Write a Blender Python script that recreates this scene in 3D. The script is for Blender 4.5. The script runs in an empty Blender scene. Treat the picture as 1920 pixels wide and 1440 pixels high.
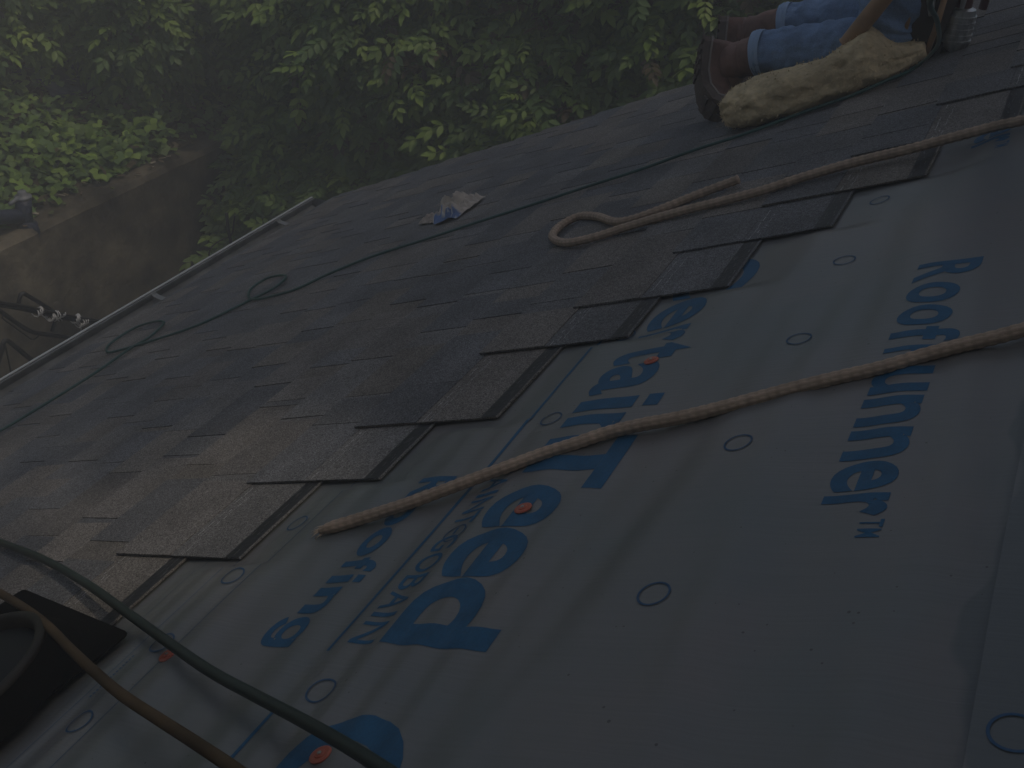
import bpy, bmesh, math, random
import numpy as np
from mathutils import Vector, Matrix, noise

random.seed(7)
rng = np.random.default_rng(7)
sc = bpy.context.scene
C = sc.collection
PI = math.pi
R_ = math.radians

# ------------------------------------------------------------------ roof frame
PITCH = R_(30)
EV = Vector((math.cos(PITCH), 0, math.sin(PITCH)))      # up the slope
EU = Vector((0, 1, 0))                                   # along the eave
EN = Vector((-math.sin(PITCH), 0, math.cos(PITCH)))      # out of the roof
def W(u, v, h=0.0):
    return EU * u + EV * v + EN * h

# ------------------------------------------------------------------ camera
CR = [Vector((0.4696019, 0.80045959, 0.37247618)),       # rows: right, down, forward, in (u, v, -n)
      Vector((-0.49760515, -0.10852768, 0.86058751)),
      Vector((0.7292895, -0.58947959, 0.34734801))]
FPX = 1869.73
def axis(r):
    return EU * r[0] + EV * r[1] - EN * r[2]
CX, CY, CZ = axis(CR[0]), axis(CR[1]), axis(CR[2])
CAM = W(-0.63714714, 1.65464773, 0.64157565)
cd = bpy.data.cameras.new('camera')
cam = bpy.data.objects.new('camera', cd)
C.objects.link(cam)
m = Matrix.Identity(4)
for i in range(3):
    m[i][0] = CX[i]; m[i][1] = -CY[i]; m[i][2] = -CZ[i]; m[i][3] = CAM[i]
cam.matrix_world = m
cd.sensor_width = 36.0
cd.lens = FPX / 1920 * 36
cd.clip_start = 0.02
cd.clip_end = 500
sc.camera = cam

# ------------------------------------------------------------------ light
SUN_EL, SUN_AZ = R_(67), R_(80)                          # azimuth from +Y towards +X
S = Vector((math.sin(SUN_AZ) * math.cos(SUN_EL), math.cos(SUN_AZ) * math.cos(SUN_EL), math.sin(SUN_EL)))
world = bpy.data.worlds.new('World')
sc.world = world
world.use_nodes = True
nt = world.node_tree
bg = nt.nodes['Background']
sky = nt.nodes.new('ShaderNodeTexSky')
sky.sky_type = 'NISHITA'
sky.sun_disc = False
sky.sun_elevation = SUN_EL
sky.sun_rotation = SUN_AZ
sky.air_density = 1.0
sky.dust_density = 4.0
sky.ozone_density = 1.0
nt.links.new(sky.outputs[0], bg.inputs[0])
bg.inputs[1].default_value = 0.15
sl = bpy.data.lights.new('sun', 'SUN')
sl.energy = 1.9
sl.angle = R_(1.2)
sl.color = (1.0, 0.86, 0.68)
so = bpy.data.objects.new('sun', sl)
C.objects.link(so)
so.rotation_euler = (-S).to_track_quat('-Z', 'Y').to_euler()
sc.view_settings.view_transform = 'Standard'
sc.view_settings.look = 'None'
sc.view_settings.exposure = -1.1
sc.view_settings.gamma = 1
sc.render.engine = 'CYCLES'
sc.cycles.use_denoising = True
sc.cycles.max_bounces = 6
sc.cycles.volume_bounces = 1
sc.cycles.volume_step_rate = 4

# ------------------------------------------------------------------ helpers
def pix_ray(px, py):
    return CX * ((px - 960) / FPX) + CY * ((py - 720) / FPX) + CZ
def roof_at(px, py, h=0.0):
    """(u, v, h) of the roof point seen at photo pixel px, py"""
    d = pix_ray(px, py)
    k = (h - CAM.dot(EN)) / d.dot(EN)
    p = CAM + d * k
    return (p.dot(EU), p.dot(EV), h)
def plane_x(px, py, x):
    d = pix_ray(px, py)
    return CAM + d * ((x - CAM.x) / d.x)

def tag(o, label=None, cat=None, group=None, kind=None):
    if label: o['label'] = label
    if cat: o['category'] = cat
    if group: o['group'] = group
    if kind: o['kind'] = kind
    return o
def empty(name, loc=(0, 0, 0), **k):
    o = bpy.data.objects.new(name, None)
    o.empty_display_size = 0.1
    C.objects.link(o)
    o.location = loc
    return tag(o, **k)

class MB:
    def __init__(self):
        self.v = []; self.f = []; self.c = []; self.n = 0
    def add(self, verts, faces, col=None):
        b = self.n
        self.v.extend([tuple(p) for p in verts])
        self.n += len(verts)
        self.f.extend([tuple(i + b for i in f) for f in faces])
        self.c.extend([col or (1, 1, 1)] * len(verts))
    def box8(self, p, col=None):     # p: 4 bottom (ccw seen from outside top), 4 top
        self.add(p, [(3, 2, 1, 0), (4, 5, 6, 7), (0, 1, 5, 4), (1, 2, 6, 5), (2, 3, 7, 6), (3, 0, 4, 7)], col)
    def box(self, a, b, col=None, fn=lambda x, y, z: (x, y, z)):
        x0, y0, z0 = a; x1, y1, z1 = b
        self.box8([fn(x0, y0, z0), fn(x1, y0, z0), fn(x1, y1, z0), fn(x0, y1, z0),
                   fn(x0, y0, z1), fn(x1, y0, z1), fn(x1, y1, z1), fn(x0, y1, z1)], col)
    def tube(self, pts, rad, seg=8, col=None, cap=True, prof=None):
        pts = [Vector(p) for p in pts]
        n = len(pts)
        if not hasattr(rad, '__len__'): rad = [rad] * n
        t = (pts[1] - pts[0]).normalized()
        ref = Vector((0, 0, 1)) if abs(t.z) < 0.9 else Vector((1, 0, 0))
        a = t.cross(ref).normalized()
        vs = []; L = 0
        for i in range(n):
            t = (pts[min(i + 1, n - 1)] - pts[max(i - 1, 0)]).normalized()
            a = (a - t * a.dot(t)).normalized()
            b = t.cross(a)
            if i: L += (pts[i] - pts[i - 1]).length
            for s in range(seg):
                th = 2 * PI * s / seg
                r = rad[i] * (prof(th, L) if prof else 1)
                vs.append(pts[i] + (a * math.cos(th) + b * math.sin(th)) * r)
        fs = []
        for i in range(n - 1):
            for s in range(seg):
                s2 = (s + 1) % seg
                fs.append((i * seg + s, i * seg + s2, (i + 1) * seg + s2, (i + 1) * seg + s))
        if cap:
            fs.append(tuple(range(seg - 1, -1, -1)))
            fs.append(tuple((n - 1) * seg + s for s in range(seg)))
        self.add(vs, fs, col)
    def lathe(self, prof, M, seg=32, col=None):
        vs = []; fs = []
        for r, z in prof:
            for s in range(seg):
                a = 2 * PI * s / seg
                vs.append(M(r * math.cos(a), r * math.sin(a), z))
        for i in range(len(prof) - 1):
            for s in range(seg):
                s2 = (s + 1) % seg
                fs.append((i * seg + s, i * seg + s2, (i + 1) * seg + s2, (i + 1) * seg + s))
        self.add(vs, fs, col)
    def build(self, name, mat, parent=None, smooth=False):
        me = bpy.data.meshes.new(name)
        me.from_pydata(self.v, [], self.f)
        me.materials.append(mat)
        at = me.attributes.new('Col', 'FLOAT_COLOR', 'POINT')
        arr = np.ones((len(self.v), 4), dtype=np.float32)
        arr[:, :3] = np.array(self.c, dtype=np.float32)
        at.data.foreach_set('color', arr.ravel())
        if smooth:
            me.polygons.foreach_set('use_smooth', [True] * len(me.polygons))
        me.update()
        o = bpy.data.objects.new(name, me)
        C.objects.link(o)
        if parent: attach(o, parent)
        return o
def attach(o, parent):
    o.parent = parent
    T = Matrix.Translation(parent_world(parent))
    o.matrix_parent_inverse = T.inverted()
def parent_world(p):
    l = Vector(p.location)
    return l
def catmull(pts, n=8):
    P = [Vector(p) for p in pts]
    P = [P[0] * 2 - P[1]] + P + [P[-1] * 2 - P[-2]]
    out = []
    for i in range(1, len(P) - 2):
        for k in range(n):
            t = k / n
            a, b, c, d = P[i - 1], P[i], P[i + 1], P[i + 2]
            out.append(0.5 * ((2 * b) + (c - a) * t + (2 * a - 5 * b + 4 * c - d) * t * t + (3 * b - a - 3 * c + d) * t ** 3))
    out.append(P[-2])
    return out
def resample(pts, step):
    out = [pts[0]]; acc = 0
    for i in range(1, len(pts)):
        a, b = pts[i - 1], pts[i]
        L = (b - a).length
        while acc + L >= step:
            t = (step - acc) / L
            a = a.lerp(b, t); out.append(a.copy()); L = (b - a).length; acc = 0
        acc += L
    return out

# ------------------------------------------------------------------ materials
def mat(name, col=(0.5, 0.5, 0.5), rough=0.6, spec=0.5, metal=0, attr=False, **k):
    mt = bpy.data.materials.new(name)
    mt.use_nodes = True
    nt = mt.node_tree
    b = nt.nodes['Principled BSDF']
    b.inputs['Base Color'].default_value = (*col, 1)
    b.inputs['Roughness'].default_value = rough
    b.inputs['Specular IOR Level'].default_value = spec
    b.inputs['Metallic'].default_value = metal
    src = None
    if attr:
        a = nt.nodes.new('ShaderNodeAttribute'); a.attribute_name = 'Col'
        src = a.outputs['Color']
    def N(t, **kw):
        x = nt.nodes.new(t)
        for kk, vv in kw.items():
            if kk in x.inputs: x.inputs[kk].default_value = vv
            else: setattr(x, kk, vv)
        return x
    tc = N('ShaderNodeTexCoord')
    # mottling: list of (scale, low, high) multipliers
    for (scl, lo, hi, det) in k.get('mottle', []):
        nz = N('ShaderNodeTexNoise'); nz.inputs['Scale'].default_value = scl; nz.inputs['Detail'].default_value = det
        nt.links.new(tc.outputs['Object'], nz.inputs['Vector'])
        mr = N('ShaderNodeMapRange'); mr.inputs[1].default_value = 0.3; mr.inputs[2].default_value = 0.7
        mr.inputs[3].default_value = lo; mr.inputs[4].default_value = hi
        nt.links.new(nz.outputs['Fac'], mr.inputs[0])
        mx = N('ShaderNodeVectorMath', operation='MULTIPLY')
        if src: nt.links.new(src, mx.inputs[0])
        else: mx.inputs[0].default_value = col
        nt.links.new(mr.outputs[0], mx.inputs[1])
        src = mx.outputs[0]
    if src: nt.links.new(src, b.inputs['Base Color'])
    prev = None
    for (scl, dist, det) in k.get('bump', []):
        nz = N('ShaderNodeTexNoise'); nz.inputs['Scale'].default_value = scl; nz.inputs['Detail'].default_value = det
        nt.links.new(tc.outputs['Object'], nz.inputs['Vector'])
        bp = N('ShaderNodeBump'); bp.inputs['Distance'].default_value = dist; bp.inputs['Strength'].default_value = 1
        nt.links.new(nz.outputs['Fac'], bp.inputs['Height'])
        if prev: nt.links.new(prev, bp.inputs['Normal'])
        prev = bp.outputs[0]
    if prev: nt.links.new(prev, b.inputs['Normal'])
    return mt

M_shingle = mat('shingle_granules', rough=0.9, spec=0.25, attr=True,
                mottle=[(380, 0.3, 1.9, 2), (120, .8, 1.25, 3), (7, 0.82, 1.18, 3)], bump=[(380, 0.0018, 2)])
M_strip = mat('black_sealant_strip', (0.018, 0.018, 0.018), 0.5, 0.4, attr=True, mottle=[(160, 0.6, 1.5, 3)], bump=[(120, 0.001, 3)])
M_blue = mat('blue_print', (0.010, 0.088, 0.185), 0.55, 0.35, mottle=[(25, 0.85, 1.15, 3), (300, .9, 1.1, 2)])
M_blue_thin = mat('blue_print_thin', (0.03, 0.085, 0.17), 0.6, 0.3)
M_orange = mat('orange_plastic_cap', (0.42, 0.10, 0.055), 0.4, 0.5)
M_steel = mat('nail_steel', (0.4, 0.39, 0.36), 0.35, 0.5, metal=1)
M_wood = mat('plywood', (0.32, 0.22, 0.13), 0.8, mottle=[(6, .8, 1.2, 4)])
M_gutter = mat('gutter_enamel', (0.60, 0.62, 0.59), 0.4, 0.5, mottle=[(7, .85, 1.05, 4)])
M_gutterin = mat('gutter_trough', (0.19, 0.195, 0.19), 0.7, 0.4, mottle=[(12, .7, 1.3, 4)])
M_hanger = mat('hanger_zinc', (0.22, 0.23, 0.23), 0.5, 0.4)
M_wallpaint = mat('house_siding', (0.45, 0.42, 0.36), 0.8, mottle=[(3, .9, 1.1, 4)])
M_conc = mat('stained_concrete', (0.088, 0.076, 0.055), 0.9, 0.2, mottle=[(1.6, .22, 2.2, 6), (6, .5, 1.55, 6)], bump=[(20, .01, 4)])
M_soil = mat('bank_soil', (0.06, 0.05, 0.033), 0.95, 0.1, mottle=[(6, .6, 1.4, 5)], bump=[(25, .03, 4)])
M_black = mat('black_cable', (0.015, 0.015, 0.017), 0.5, 0.4)
M_tape = mat('white_tie', (0.55, 0.55, 0.56), 0.5)
M_vent = mat('vent_black', (0.005, 0.005, 0.005), 0.9, 0.05, mottle=[(30, .8, 1.3, 3)])
M_ventring = mat('vent_ring_metal', (0.035, 0.031, 0.026), 0.5, 0.4, metal=0.5, mottle=[(14, .5, 1.2, 3)])
M_dome = mat('vent_lens', (0.008, 0.010, 0.014), 0.4, 0.12)
M_rope = mat('rope_cotton', (0.6, 0.45, 0.33), 0.95, 0.1, attr=True, mottle=[(60, .85, 1.15, 2), (5, .85, 1.12, 3)])
M_hose = mat('teal_hose', (0.014, 0.075, 0.066), 0.4, 0.5, mottle=[(8, .8, 1.2, 3)])
M_hose2 = mat('dark_green_hose', (0.016, 0.030, 0.026), 0.42, 0.4, mottle=[(9, .75, 1.25, 4)])
M_cord = mat('orange_cord', (0.085, 0.056, 0.028), 0.65, 0.2, mottle=[(12, .7, 1.2, 4)])
M_jean = mat('denim', (0.19, 0.285, 0.45), 0.9, 0.15, mottle=[(14, .8, 1.25, 4), (500, .8, 1.2, 1)], bump=[(22, .012, 3)])
M_jean_seam = mat('denim_seam', (0.34, 0.47, 0.66), 0.9, 0.15)
M_shirt = mat('grey_shirt', (0.2, 0.21, 0.24), 0.9, 0.1, bump=[(14, .02, 3)])
M_skin = mat('skin', (0.36, 0.2, 0.13), 0.55, 0.4)
M_hair = mat('hair', (0.03, 0.02, 0.015), 0.7)
M_boot = mat('boot_leather', (0.19, 0.105, 0.08), 0.6, 0.4, mottle=[(18, .65, 1.35, 4)], bump=[(20, .006, 4)])
M_sole = mat('boot_sole', (0.14, 0.11, 0.095), 0.75, 0.3, mottle=[(30, .8, 1.2, 3)])
M_welt = mat('boot_welt', (0.30, 0.26, 0.23), 0.7)
M_foam = mat('yellow_foam', (0.68, 0.55, 0.34), 0.95, 0.05, mottle=[(9, .72, 1.15, 5), (60, .85, 1.1, 3)], bump=[(35, .012, 5)])
M_handle = mat('hickory', (0.36, 0.22, 0.12), 0.5, 0.4, mottle=[(18, .8, 1.15, 4)])
M_pouch = mat('pouch_leather', (0.05, 0.038, 0.028), 0.7, 0.3, bump=[(20, .01, 3)])
M_silver = mat('cast_silver', (0.55, 0.57, 0.57), 0.35, 0.5, metal=0.85, mottle=[(40, .6, 1.2, 3)])
M_red = mat('red_plastic', (0.13, 0.035, 0.035), 0.45)
M_rubber = mat('black_rubber', (0.02, 0.02, 0.022), 0.6)
M_paper = mat('crumpled_paper', rough=0.85, spec=0.2, attr=True, mottle=[(30, .8, 1.15, 3)])
M_tarp = mat('navy_tarp', (0.018, 0.026, 0.055), 0.5, 0.4, bump=[(6, .05, 3)])
M_greypipe = mat('grey_fitting', (0.16, 0.17, 0.19), 0.45, 0.5)
M_bark = mat('bark', (0.10, 0.075, 0.05), 0.9, 0.2, mottle=[(20, .6, 1.3, 4)], bump=[(30, .01, 4)])

def leaf_mat(name):
    mt = bpy.data.materials.new(name); mt.use_nodes = True
    nt = mt.node_tree; b = nt.nodes['Principled BSDF']; out = nt.nodes['Material Output']
    a = nt.nodes.new('ShaderNodeAttribute'); a.attribute_name = 'Col'
    nt.links.new(a.outputs['Color'], b.inputs['Base Color'])
    b.inputs['Roughness'].default_value = 0.5
    b.inputs['Specular IOR Level'].default_value = 0.35
    tr = nt.nodes.new('ShaderNodeBsdfTranslucent')
    nt.links.new(a.outputs['Color'], tr.inputs[0])
    mx = nt.nodes.new('ShaderNodeMixShader'); mx.inputs[0].default_value = 0.42
    nt.links.new(b.outputs[0], mx.inputs[1]); nt.links.new(tr.outputs[0], mx.inputs[2])
    nt.links.new(mx.outputs[0], out.inputs['Surface'])
    return mt
M_leaf = leaf_mat('leaf')

def sheet_mat():
    mt = bpy.data.materials.new('grey_synthetic_sheet'); mt.use_nodes = True
    nt = mt.node_tree; b = nt.nodes['Principled BSDF']
    N = nt.nodes.new; L = nt.links.new
    tc = N('ShaderNodeTexCoord')
    base = (0.33, 0.35, 0.38)
    n1 = N('ShaderNodeTexNoise'); n1.inputs['Scale'].default_value = 3.2; n1.inputs['Detail'].default_value = 4
    L(tc.outputs['UV'], n1.inputs['Vector'])
    cr = N('ShaderNodeValToRGB')
    cr.color_ramp.elements[0].position = 0.35; cr.color_ramp.elements[0].color = (0.124, 0.142, 0.146, 1)
    cr.color_ramp.elements[1].position = 0.65; cr.color_ramp.elements[1].color = (0.162, 0.157, 0.156, 1)
    L(n1.outputs['Fac'], cr.inputs[0])
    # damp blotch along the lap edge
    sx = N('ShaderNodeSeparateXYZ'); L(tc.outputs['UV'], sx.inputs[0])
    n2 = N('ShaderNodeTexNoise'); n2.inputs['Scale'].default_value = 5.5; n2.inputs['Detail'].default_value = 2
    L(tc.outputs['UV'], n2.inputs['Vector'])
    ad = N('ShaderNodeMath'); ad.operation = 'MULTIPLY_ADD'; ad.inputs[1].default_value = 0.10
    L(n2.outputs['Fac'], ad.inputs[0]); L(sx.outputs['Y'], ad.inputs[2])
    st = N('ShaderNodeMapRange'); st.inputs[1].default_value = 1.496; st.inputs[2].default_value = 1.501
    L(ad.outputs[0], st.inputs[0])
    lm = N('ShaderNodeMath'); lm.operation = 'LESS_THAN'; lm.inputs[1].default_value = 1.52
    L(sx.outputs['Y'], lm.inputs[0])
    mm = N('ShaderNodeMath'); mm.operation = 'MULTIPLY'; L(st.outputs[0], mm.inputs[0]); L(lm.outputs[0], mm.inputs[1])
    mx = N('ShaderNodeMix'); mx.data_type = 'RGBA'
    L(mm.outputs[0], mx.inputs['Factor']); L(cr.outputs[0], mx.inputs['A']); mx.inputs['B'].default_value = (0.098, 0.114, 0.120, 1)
    # specks of granules and dirt
    n3 = N('ShaderNodeTexVoronoi'); n3.inputs['Scale'].default_value = 55; n3.inputs['Randomness'].default_value = 1
    L(tc.outputs['UV'], n3.inputs['Vector'])
    n4 = N('ShaderNodeTexNoise'); n4.inputs['Scale'].default_value = 6; n4.inputs['Detail'].default_value = 3
    L(tc.outputs['UV'], n4.inputs['Vector'])
    th = N('ShaderNodeMapRange'); th.inputs[1].default_value = 0.4; th.inputs[2].default_value = 0.7; th.inputs[3].default_value = 0.03; th.inputs[4].default_value = 0.12
    L(n4.outputs['Fac'], th.inputs[0])
    lt = N('ShaderNodeMath'); lt.operation = 'LESS_THAN'; L(n3.outputs['Distance'], lt.inputs[0]); L(th.outputs[0], lt.inputs[1])
    rs = N('ShaderNodeMath'); rs.operation = 'GREATER_THAN'; rs.inputs[1].default_value = 0.5
    sc_ = N('ShaderNodeSeparateColor'); L(n3.outputs['Color'], sc_.inputs[0]); L(sc_.outputs[0], rs.inputs[0])
    sp = N('ShaderNodeMath'); sp.operation = 'MULTIPLY'; L(lt.outputs[0], sp.inputs[0]); L(rs.outputs[0], sp.inputs[1])
    mx2 = N('ShaderNodeMix'); mx2.data_type = 'RGBA'
    L(sp.outputs[0], mx2.inputs['Factor']); L(mx.outputs['Result'], mx2.inputs['A']); mx2.inputs['B'].default_value = (0.05, 0.05, 0.05, 1)
    # fine cross weave
    wv = N('ShaderNodeTexNoise'); wv.inputs['Scale'].default_value = 1.0; wv.inputs['Detail'].default_value = 2
    mp = N('ShaderNodeMapping'); mp.inputs['Scale'].default_value = (260, 6, 1)
    L(tc.outputs['UV'], mp.inputs[0]); L(mp.outputs[0], wv.inputs['Vector'])
    wr = N('ShaderNodeMapRange'); wr.inputs[1].default_value = 0.3; wr.inputs[2].default_value = 0.7; wr.inputs[3].default_value = 0.965; wr.inputs[4].default_value = 1.035
    L(wv.outputs['Fac'], wr.inputs[0])
    vm = N('ShaderNodeVectorMath'); vm.operation = 'MULTIPLY'; L(mx2.outputs['Result'], vm.inputs[0]); L(wr.outputs[0], vm.inputs[1])
    L(vm.outputs[0], b.inputs['Base Color'])
    bpn = N('ShaderNodeBump'); bpn.inputs['Distance'].default_value = 0.00025; L(wv.outputs['Fac'], bpn.inputs['Height'])
    L(bpn.outputs[0], b.inputs['Normal'])
    b.inputs['Roughness'].default_value = 0.34
    b.inputs['Specular IOR Level'].default_value = 0.6
    return mt
M_sheet = sheet_mat()

# ------------------------------------------------------------------ terrain
mb = MB()
def ground_z(x, y):
    if x > -4.15: return -4.3
    return -1.86 + 0.33 * min(-4.15 - x, 8) + 0.09 * noise.noise(Vector((x * 1.5, y * 1.5, 0)))
mb.add([(-16, -16, -4.34), (16, -16, -4.34), (16, 16, -4.34), (-16, 16, -4.34)], [(0, 1, 2, 3)])
ground = mb.build('ground', M_soil); tag(ground, kind='structure')
mb = MB(); nx, ny = 60, 90
vs = []; fs = []
for j in range(ny + 1):
    for i in range(nx + 1):
        x = -4.16 - 11.8 * (i / nx) ** 1.5; y = -14 + 29.5 * j / ny
        vs.append((x, y, ground_z(x, y)))
for j in range(ny):
    for i in range(nx):
        a = j * (nx + 1) + i
        fs.append((a, a + nx + 1, a + nx + 2, a + 1))
mb.add(vs, fs)
bank = mb.build('bank', M_soil, smooth=True); tag(bank, kind='structure')

# ------------------------------------------------------------------ house
RAKE, EAVE, NEAR, RIDGE = 3.21, -2.06, -3.0, 3.6
house = empty('house', W(0, 0, 0), label='house whose pitched roof is being laid with grey brown shingles over printed sheeting', cat='house')
HB = MB()
HB.box((NEAR + .02, EAVE + .02, -.03), (RAKE - .04, RIDGE, -.004), fn=lambda u, v, h: W(u, v, h))
HB.build('roof_deck', M_wood, house)
HB = MB()
HB.box((-1.75, NEAR + .3, -4.3), (2.9, RAKE - .3, -1.33))
HB.build('wall', M_wallpaint, house)
HB = MB()   # far slope of the roof
rp = W(0, RIDGE, 0)
HB.box8([(rp.x, NEAR, rp.z - .03), (rp.x + 5, NEAR, rp.z - 2.9), (rp.x + 5, RAKE, rp.z - 2.9), (rp.x, RAKE, rp.z - .03),
         (rp.x, NEAR, rp.z), (rp.x + 5, NEAR, rp.z - 2.87), (rp.x + 5, RAKE, rp.z - 2.87), (rp.x, RAKE, rp.z)], (0.1, 0.095, .09))
HB.build('back_slope', M_shingle, house)
HB = MB()
HB.box((RAKE - .039, EAVE + .02, -.18), (RAKE - .015, RIDGE, -.032), fn=lambda u, v, h: W(u, v, h))
e = W(0, EAVE + .02, -.04)
HB.box((e.x - .025, NEAR + .02, e.z - .17), (e.x - .002, RAKE - .04, e.z - .001))
HB.build('fascia', M_gutter, house)

# ---- where each shingle course ends
side = {-1: -.03, 0: .181, 1: .393, 2: .565, 3: .821, 4: .982, 5: 1.195, 6: 1.381, 7: 1.60, 8: 1.86, 9: 2.03, 10: 2.25, 11: 2.42, 12: 2.62, 13: 2.80, 14: 3.0}
def side_u(k):
    if k in side: return side[k]
    if k < 0: return max(-2.95, side[-1] + .2 * (k + 1))
    return 9
def stair_top(u):
    return max([k * .143 + .337 for k in range(-4, 15) if side_u(k) - .02 < u] + [.2])
# ---- underlayment sheets with real ripples
def ripple(u, v):
    a = noise.noise(Vector((u * 0.9, v * 3.1, 2.3)))
    m1 = max(0.0, noise.noise(Vector((u * 1.3 + 7, v * 2.0, 5.1))) + 0.35)
    r = 0.0026 * math.sin(v * 82 + 5.5 * a + 2.2 * math.sin(u * 1.7)) * m1
    r += 0.0095 * noise.noise(Vector((u * 1.2, v * 6.0, 0.7)))
    r += 0.0034 * noise.noise(Vector((u * 2.6, v * 13, 3.7)))
    # broad fold lying along the lap
    r += 0.008 * math.exp(-((v - 1.375 - .05 * u) / .030) ** 2) * max(0, 1 - abs(u + .15) / .75)
    r += 0.006 * math.exp(-((v - 1.20 + .05 * u) / .032) ** 2) * max(0, 1 - abs(u - .05) / .6)
    r += 0.004 * math.exp(-((v - 1.03 - .10 * u) / .026) ** 2) * max(0, 1 - abs(u + .05) / .4)
    return r
def sheet_h(u, v, k):
    f = (v - stair_top(u)) / .14; f = max(0.0, min(1.0, f)); f = f * f * (3 - 2 * f)
    h = 0.004 + f * (0.0100 + ripple(u, v))
    if k == 1: h += 0.0065 + .004 * math.exp(-max(0, v - 1.458) / .02)
    e = 1.0
    return max(h, 0.0012)
def sheet(k, u0, u1, v0, v1, du, dv):
    nu = int(round((u1 - u0) / du)); nv = int(round((v1 - v0) / dv))
    vs = []; fs = []; uv = []
    for j in range(nv + 1):
        for i in range(nu + 1):
            u = u0 + (u1 - u0) * i / nu; v = v0 + (v1 - v0) * j / nv
            if k == 1 and j == 0: v += 0.0012 * noise.noise(Vector((u * 4, 0, 9)))
            vs.append(W(u, v, sheet_h(u, v, k))); uv.append((u, v))
    for j in range(nv):
        for i in range(nu):
            a = j * (nu + 1) + i
            fs.append((a, a + nu + 1, a + nu + 2, a + 1))
    b = MB(); b.add(vs, fs)
    if k == 1:   # the turned edge gives the lap its thickness
        e0 = len(vs)
        b.add([W(uv[i][0], uv[i][1], sheet_h(*uv[i], 1)) for i in range(nu + 1)] +
              [W(uv[i][0], uv[i][1] + .0003, sheet_h(*uv[i], 1) - .0022) for i in range(nu + 1)],
              [(i, i + 1, nu + 2 + i, nu + 1 + i) for i in range(nu)])
        uv += uv[:nu + 1] * 2
    o = b.build('underlayment_sheet', M_sheet, house, smooth=True)
    ul = o.data.uv_layers.new(name='UVMap')
    li = np.empty(len(o.data.loops), dtype=np.int32); o.data.loops.foreach_get('vertex_index', li)
    ul.data.foreach_set('uv', np.array(uv, dtype=np.float32)[li].ravel())
    return o
sheet0 = sheet(0, -1.2, RAKE - .03, 0.12, 1.60, 0.018, 0.009)
sheet0['label'] = 'grey printed underlayment sheet with blue lettering'
sheet1 = sheet(1, -1.2, RAKE - .03, 1.458, 2.68, 0.02, 0.012)
sheet1['label'] = 'upper underlayment sheet lapped over the lower one'

LIFT = 0.0006
def on_sheet(u, v, k=0, lift=LIFT):
    return W(u, v, sheet_h(u, v, k) + lift)

_gl = {}
def glyph_mesh(ch, off):
    cu = bpy.data.curves.new('tmp', 'FONT'); cu.body = ch; cu.size = 1; cu.offset = off; cu.fill_mode = 'FRONT'; cu.resolution_u = 6
    ob = bpy.data.objects.new('tmp', cu); C.objects.link(ob)
    bpy.context.view_layer.update()
    dg = bpy.context.evaluated_depsgraph_get()
    me = bpy.data.meshes.new_from_object(ob.evaluated_get(dg))
    bm = bmesh.new(); bm.from_mesh(me)
    C.objects.unlink(ob); bpy.data.objects.remove(ob); bpy.data.curves.remove(cu); bpy.data.meshes.remove(me)
    return bm
def put_glyph(b, ch, ua, ub, va, vb, off, shear=0.0, k=0, cut=0.016):
    """glyph fills u from ua (its left) down to ub (its right), v from va (bottom) up to vb"""
    bm = glyph_mesh(ch, off)
    xs = [v.co.x for v in bm.verts]; ys = [v.co.y for v in bm.verts]
    x0, x1, y0, y1 = min(xs), max(xs), min(ys), max(ys)
    for v in bm.verts:
        fx = (v.co.x - x0) / (x1 - x0); fy = (v.co.y - y0) / (y1 - y0)
        v.co = Vector((ua + (ub - ua) * fx, va + (vb - va) * fy, 0))
    u_lo, u_hi = min(ua, ub), max(ua, ub)
    x = math.ceil(u_lo / cut) * cut
    while x < u_hi:
        bmesh.ops.bisect_plane(bm, geom=bm.verts[:] + bm.edges[:] + bm.faces[:], plane_co=(x, 0, 0), plane_no=(1, 0, 0)); x += cut
    x = math.ceil(va / cut * 2) * cut / 2
    while x < vb:
        bmesh.ops.bisect_plane(bm, geom=bm.verts[:] + bm.edges[:] + bm.faces[:], plane_co=(0, x, 0), plane_no=(0, 1, 0)); x += cut / 2
    bm.verts.index_update()
    vs = [on_sheet(v.co.x, v.co.y, k) for v in bm.verts]
    fs = []
    for f in bm.faces:
        idx = [v.index for v in f.verts]
        a = vs[idx[0]]; nrm = Vector((0, 0, 0))
        for i in range(1, len(idx) - 1): nrm += (vs[idx[i]] - a).cross(vs[idx[i + 1]] - a)
        if nrm.dot(EN) < 0: idx.reverse()
        fs.append(tuple(idx))
    b.add(vs, fs)
    bm.free()
def strip(b, ua, ub, va, vb, k=0, lift=LIFT, step=0.012):
    n = max(1, int(abs(ub - ua) / step))
    nv = max(1, int(abs(vb - va) / step))
    vs = [on_sheet(ua + (ub - ua) * i / n, va + (vb - va) * j / nv, k, lift) for j in range(nv + 1) for i in range(n + 1)]
    fs = [(j * (n + 1) + i, (j + 1) * (n + 1) + i, (j + 1) * (n + 1) + i + 1, j * (n + 1) + i + 1) for j in range(nv) for i in range(n)]
    b.add(vs, fs)
def ringmark(par, u, v, k=0, ro=0.0195, ri=0.0168, seg=40):
    vs = []; fs = []
    for i in range(seg):
        a = 2 * PI * i / seg
        for r in (ri, ro): vs.append(on_sheet(u + r * math.cos(a), v + r * math.sin(a), k, LIFT * 1.8))
    for i in range(seg):
        j = (i + 1) % seg
        fs.append((2 * i, 2 * j, 2 * j + 1, 2 * i + 1))
    b = MB(); b.add(vs, fs); o = b.build('nail_circle', M_blue_thin); o.parent = par

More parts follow.
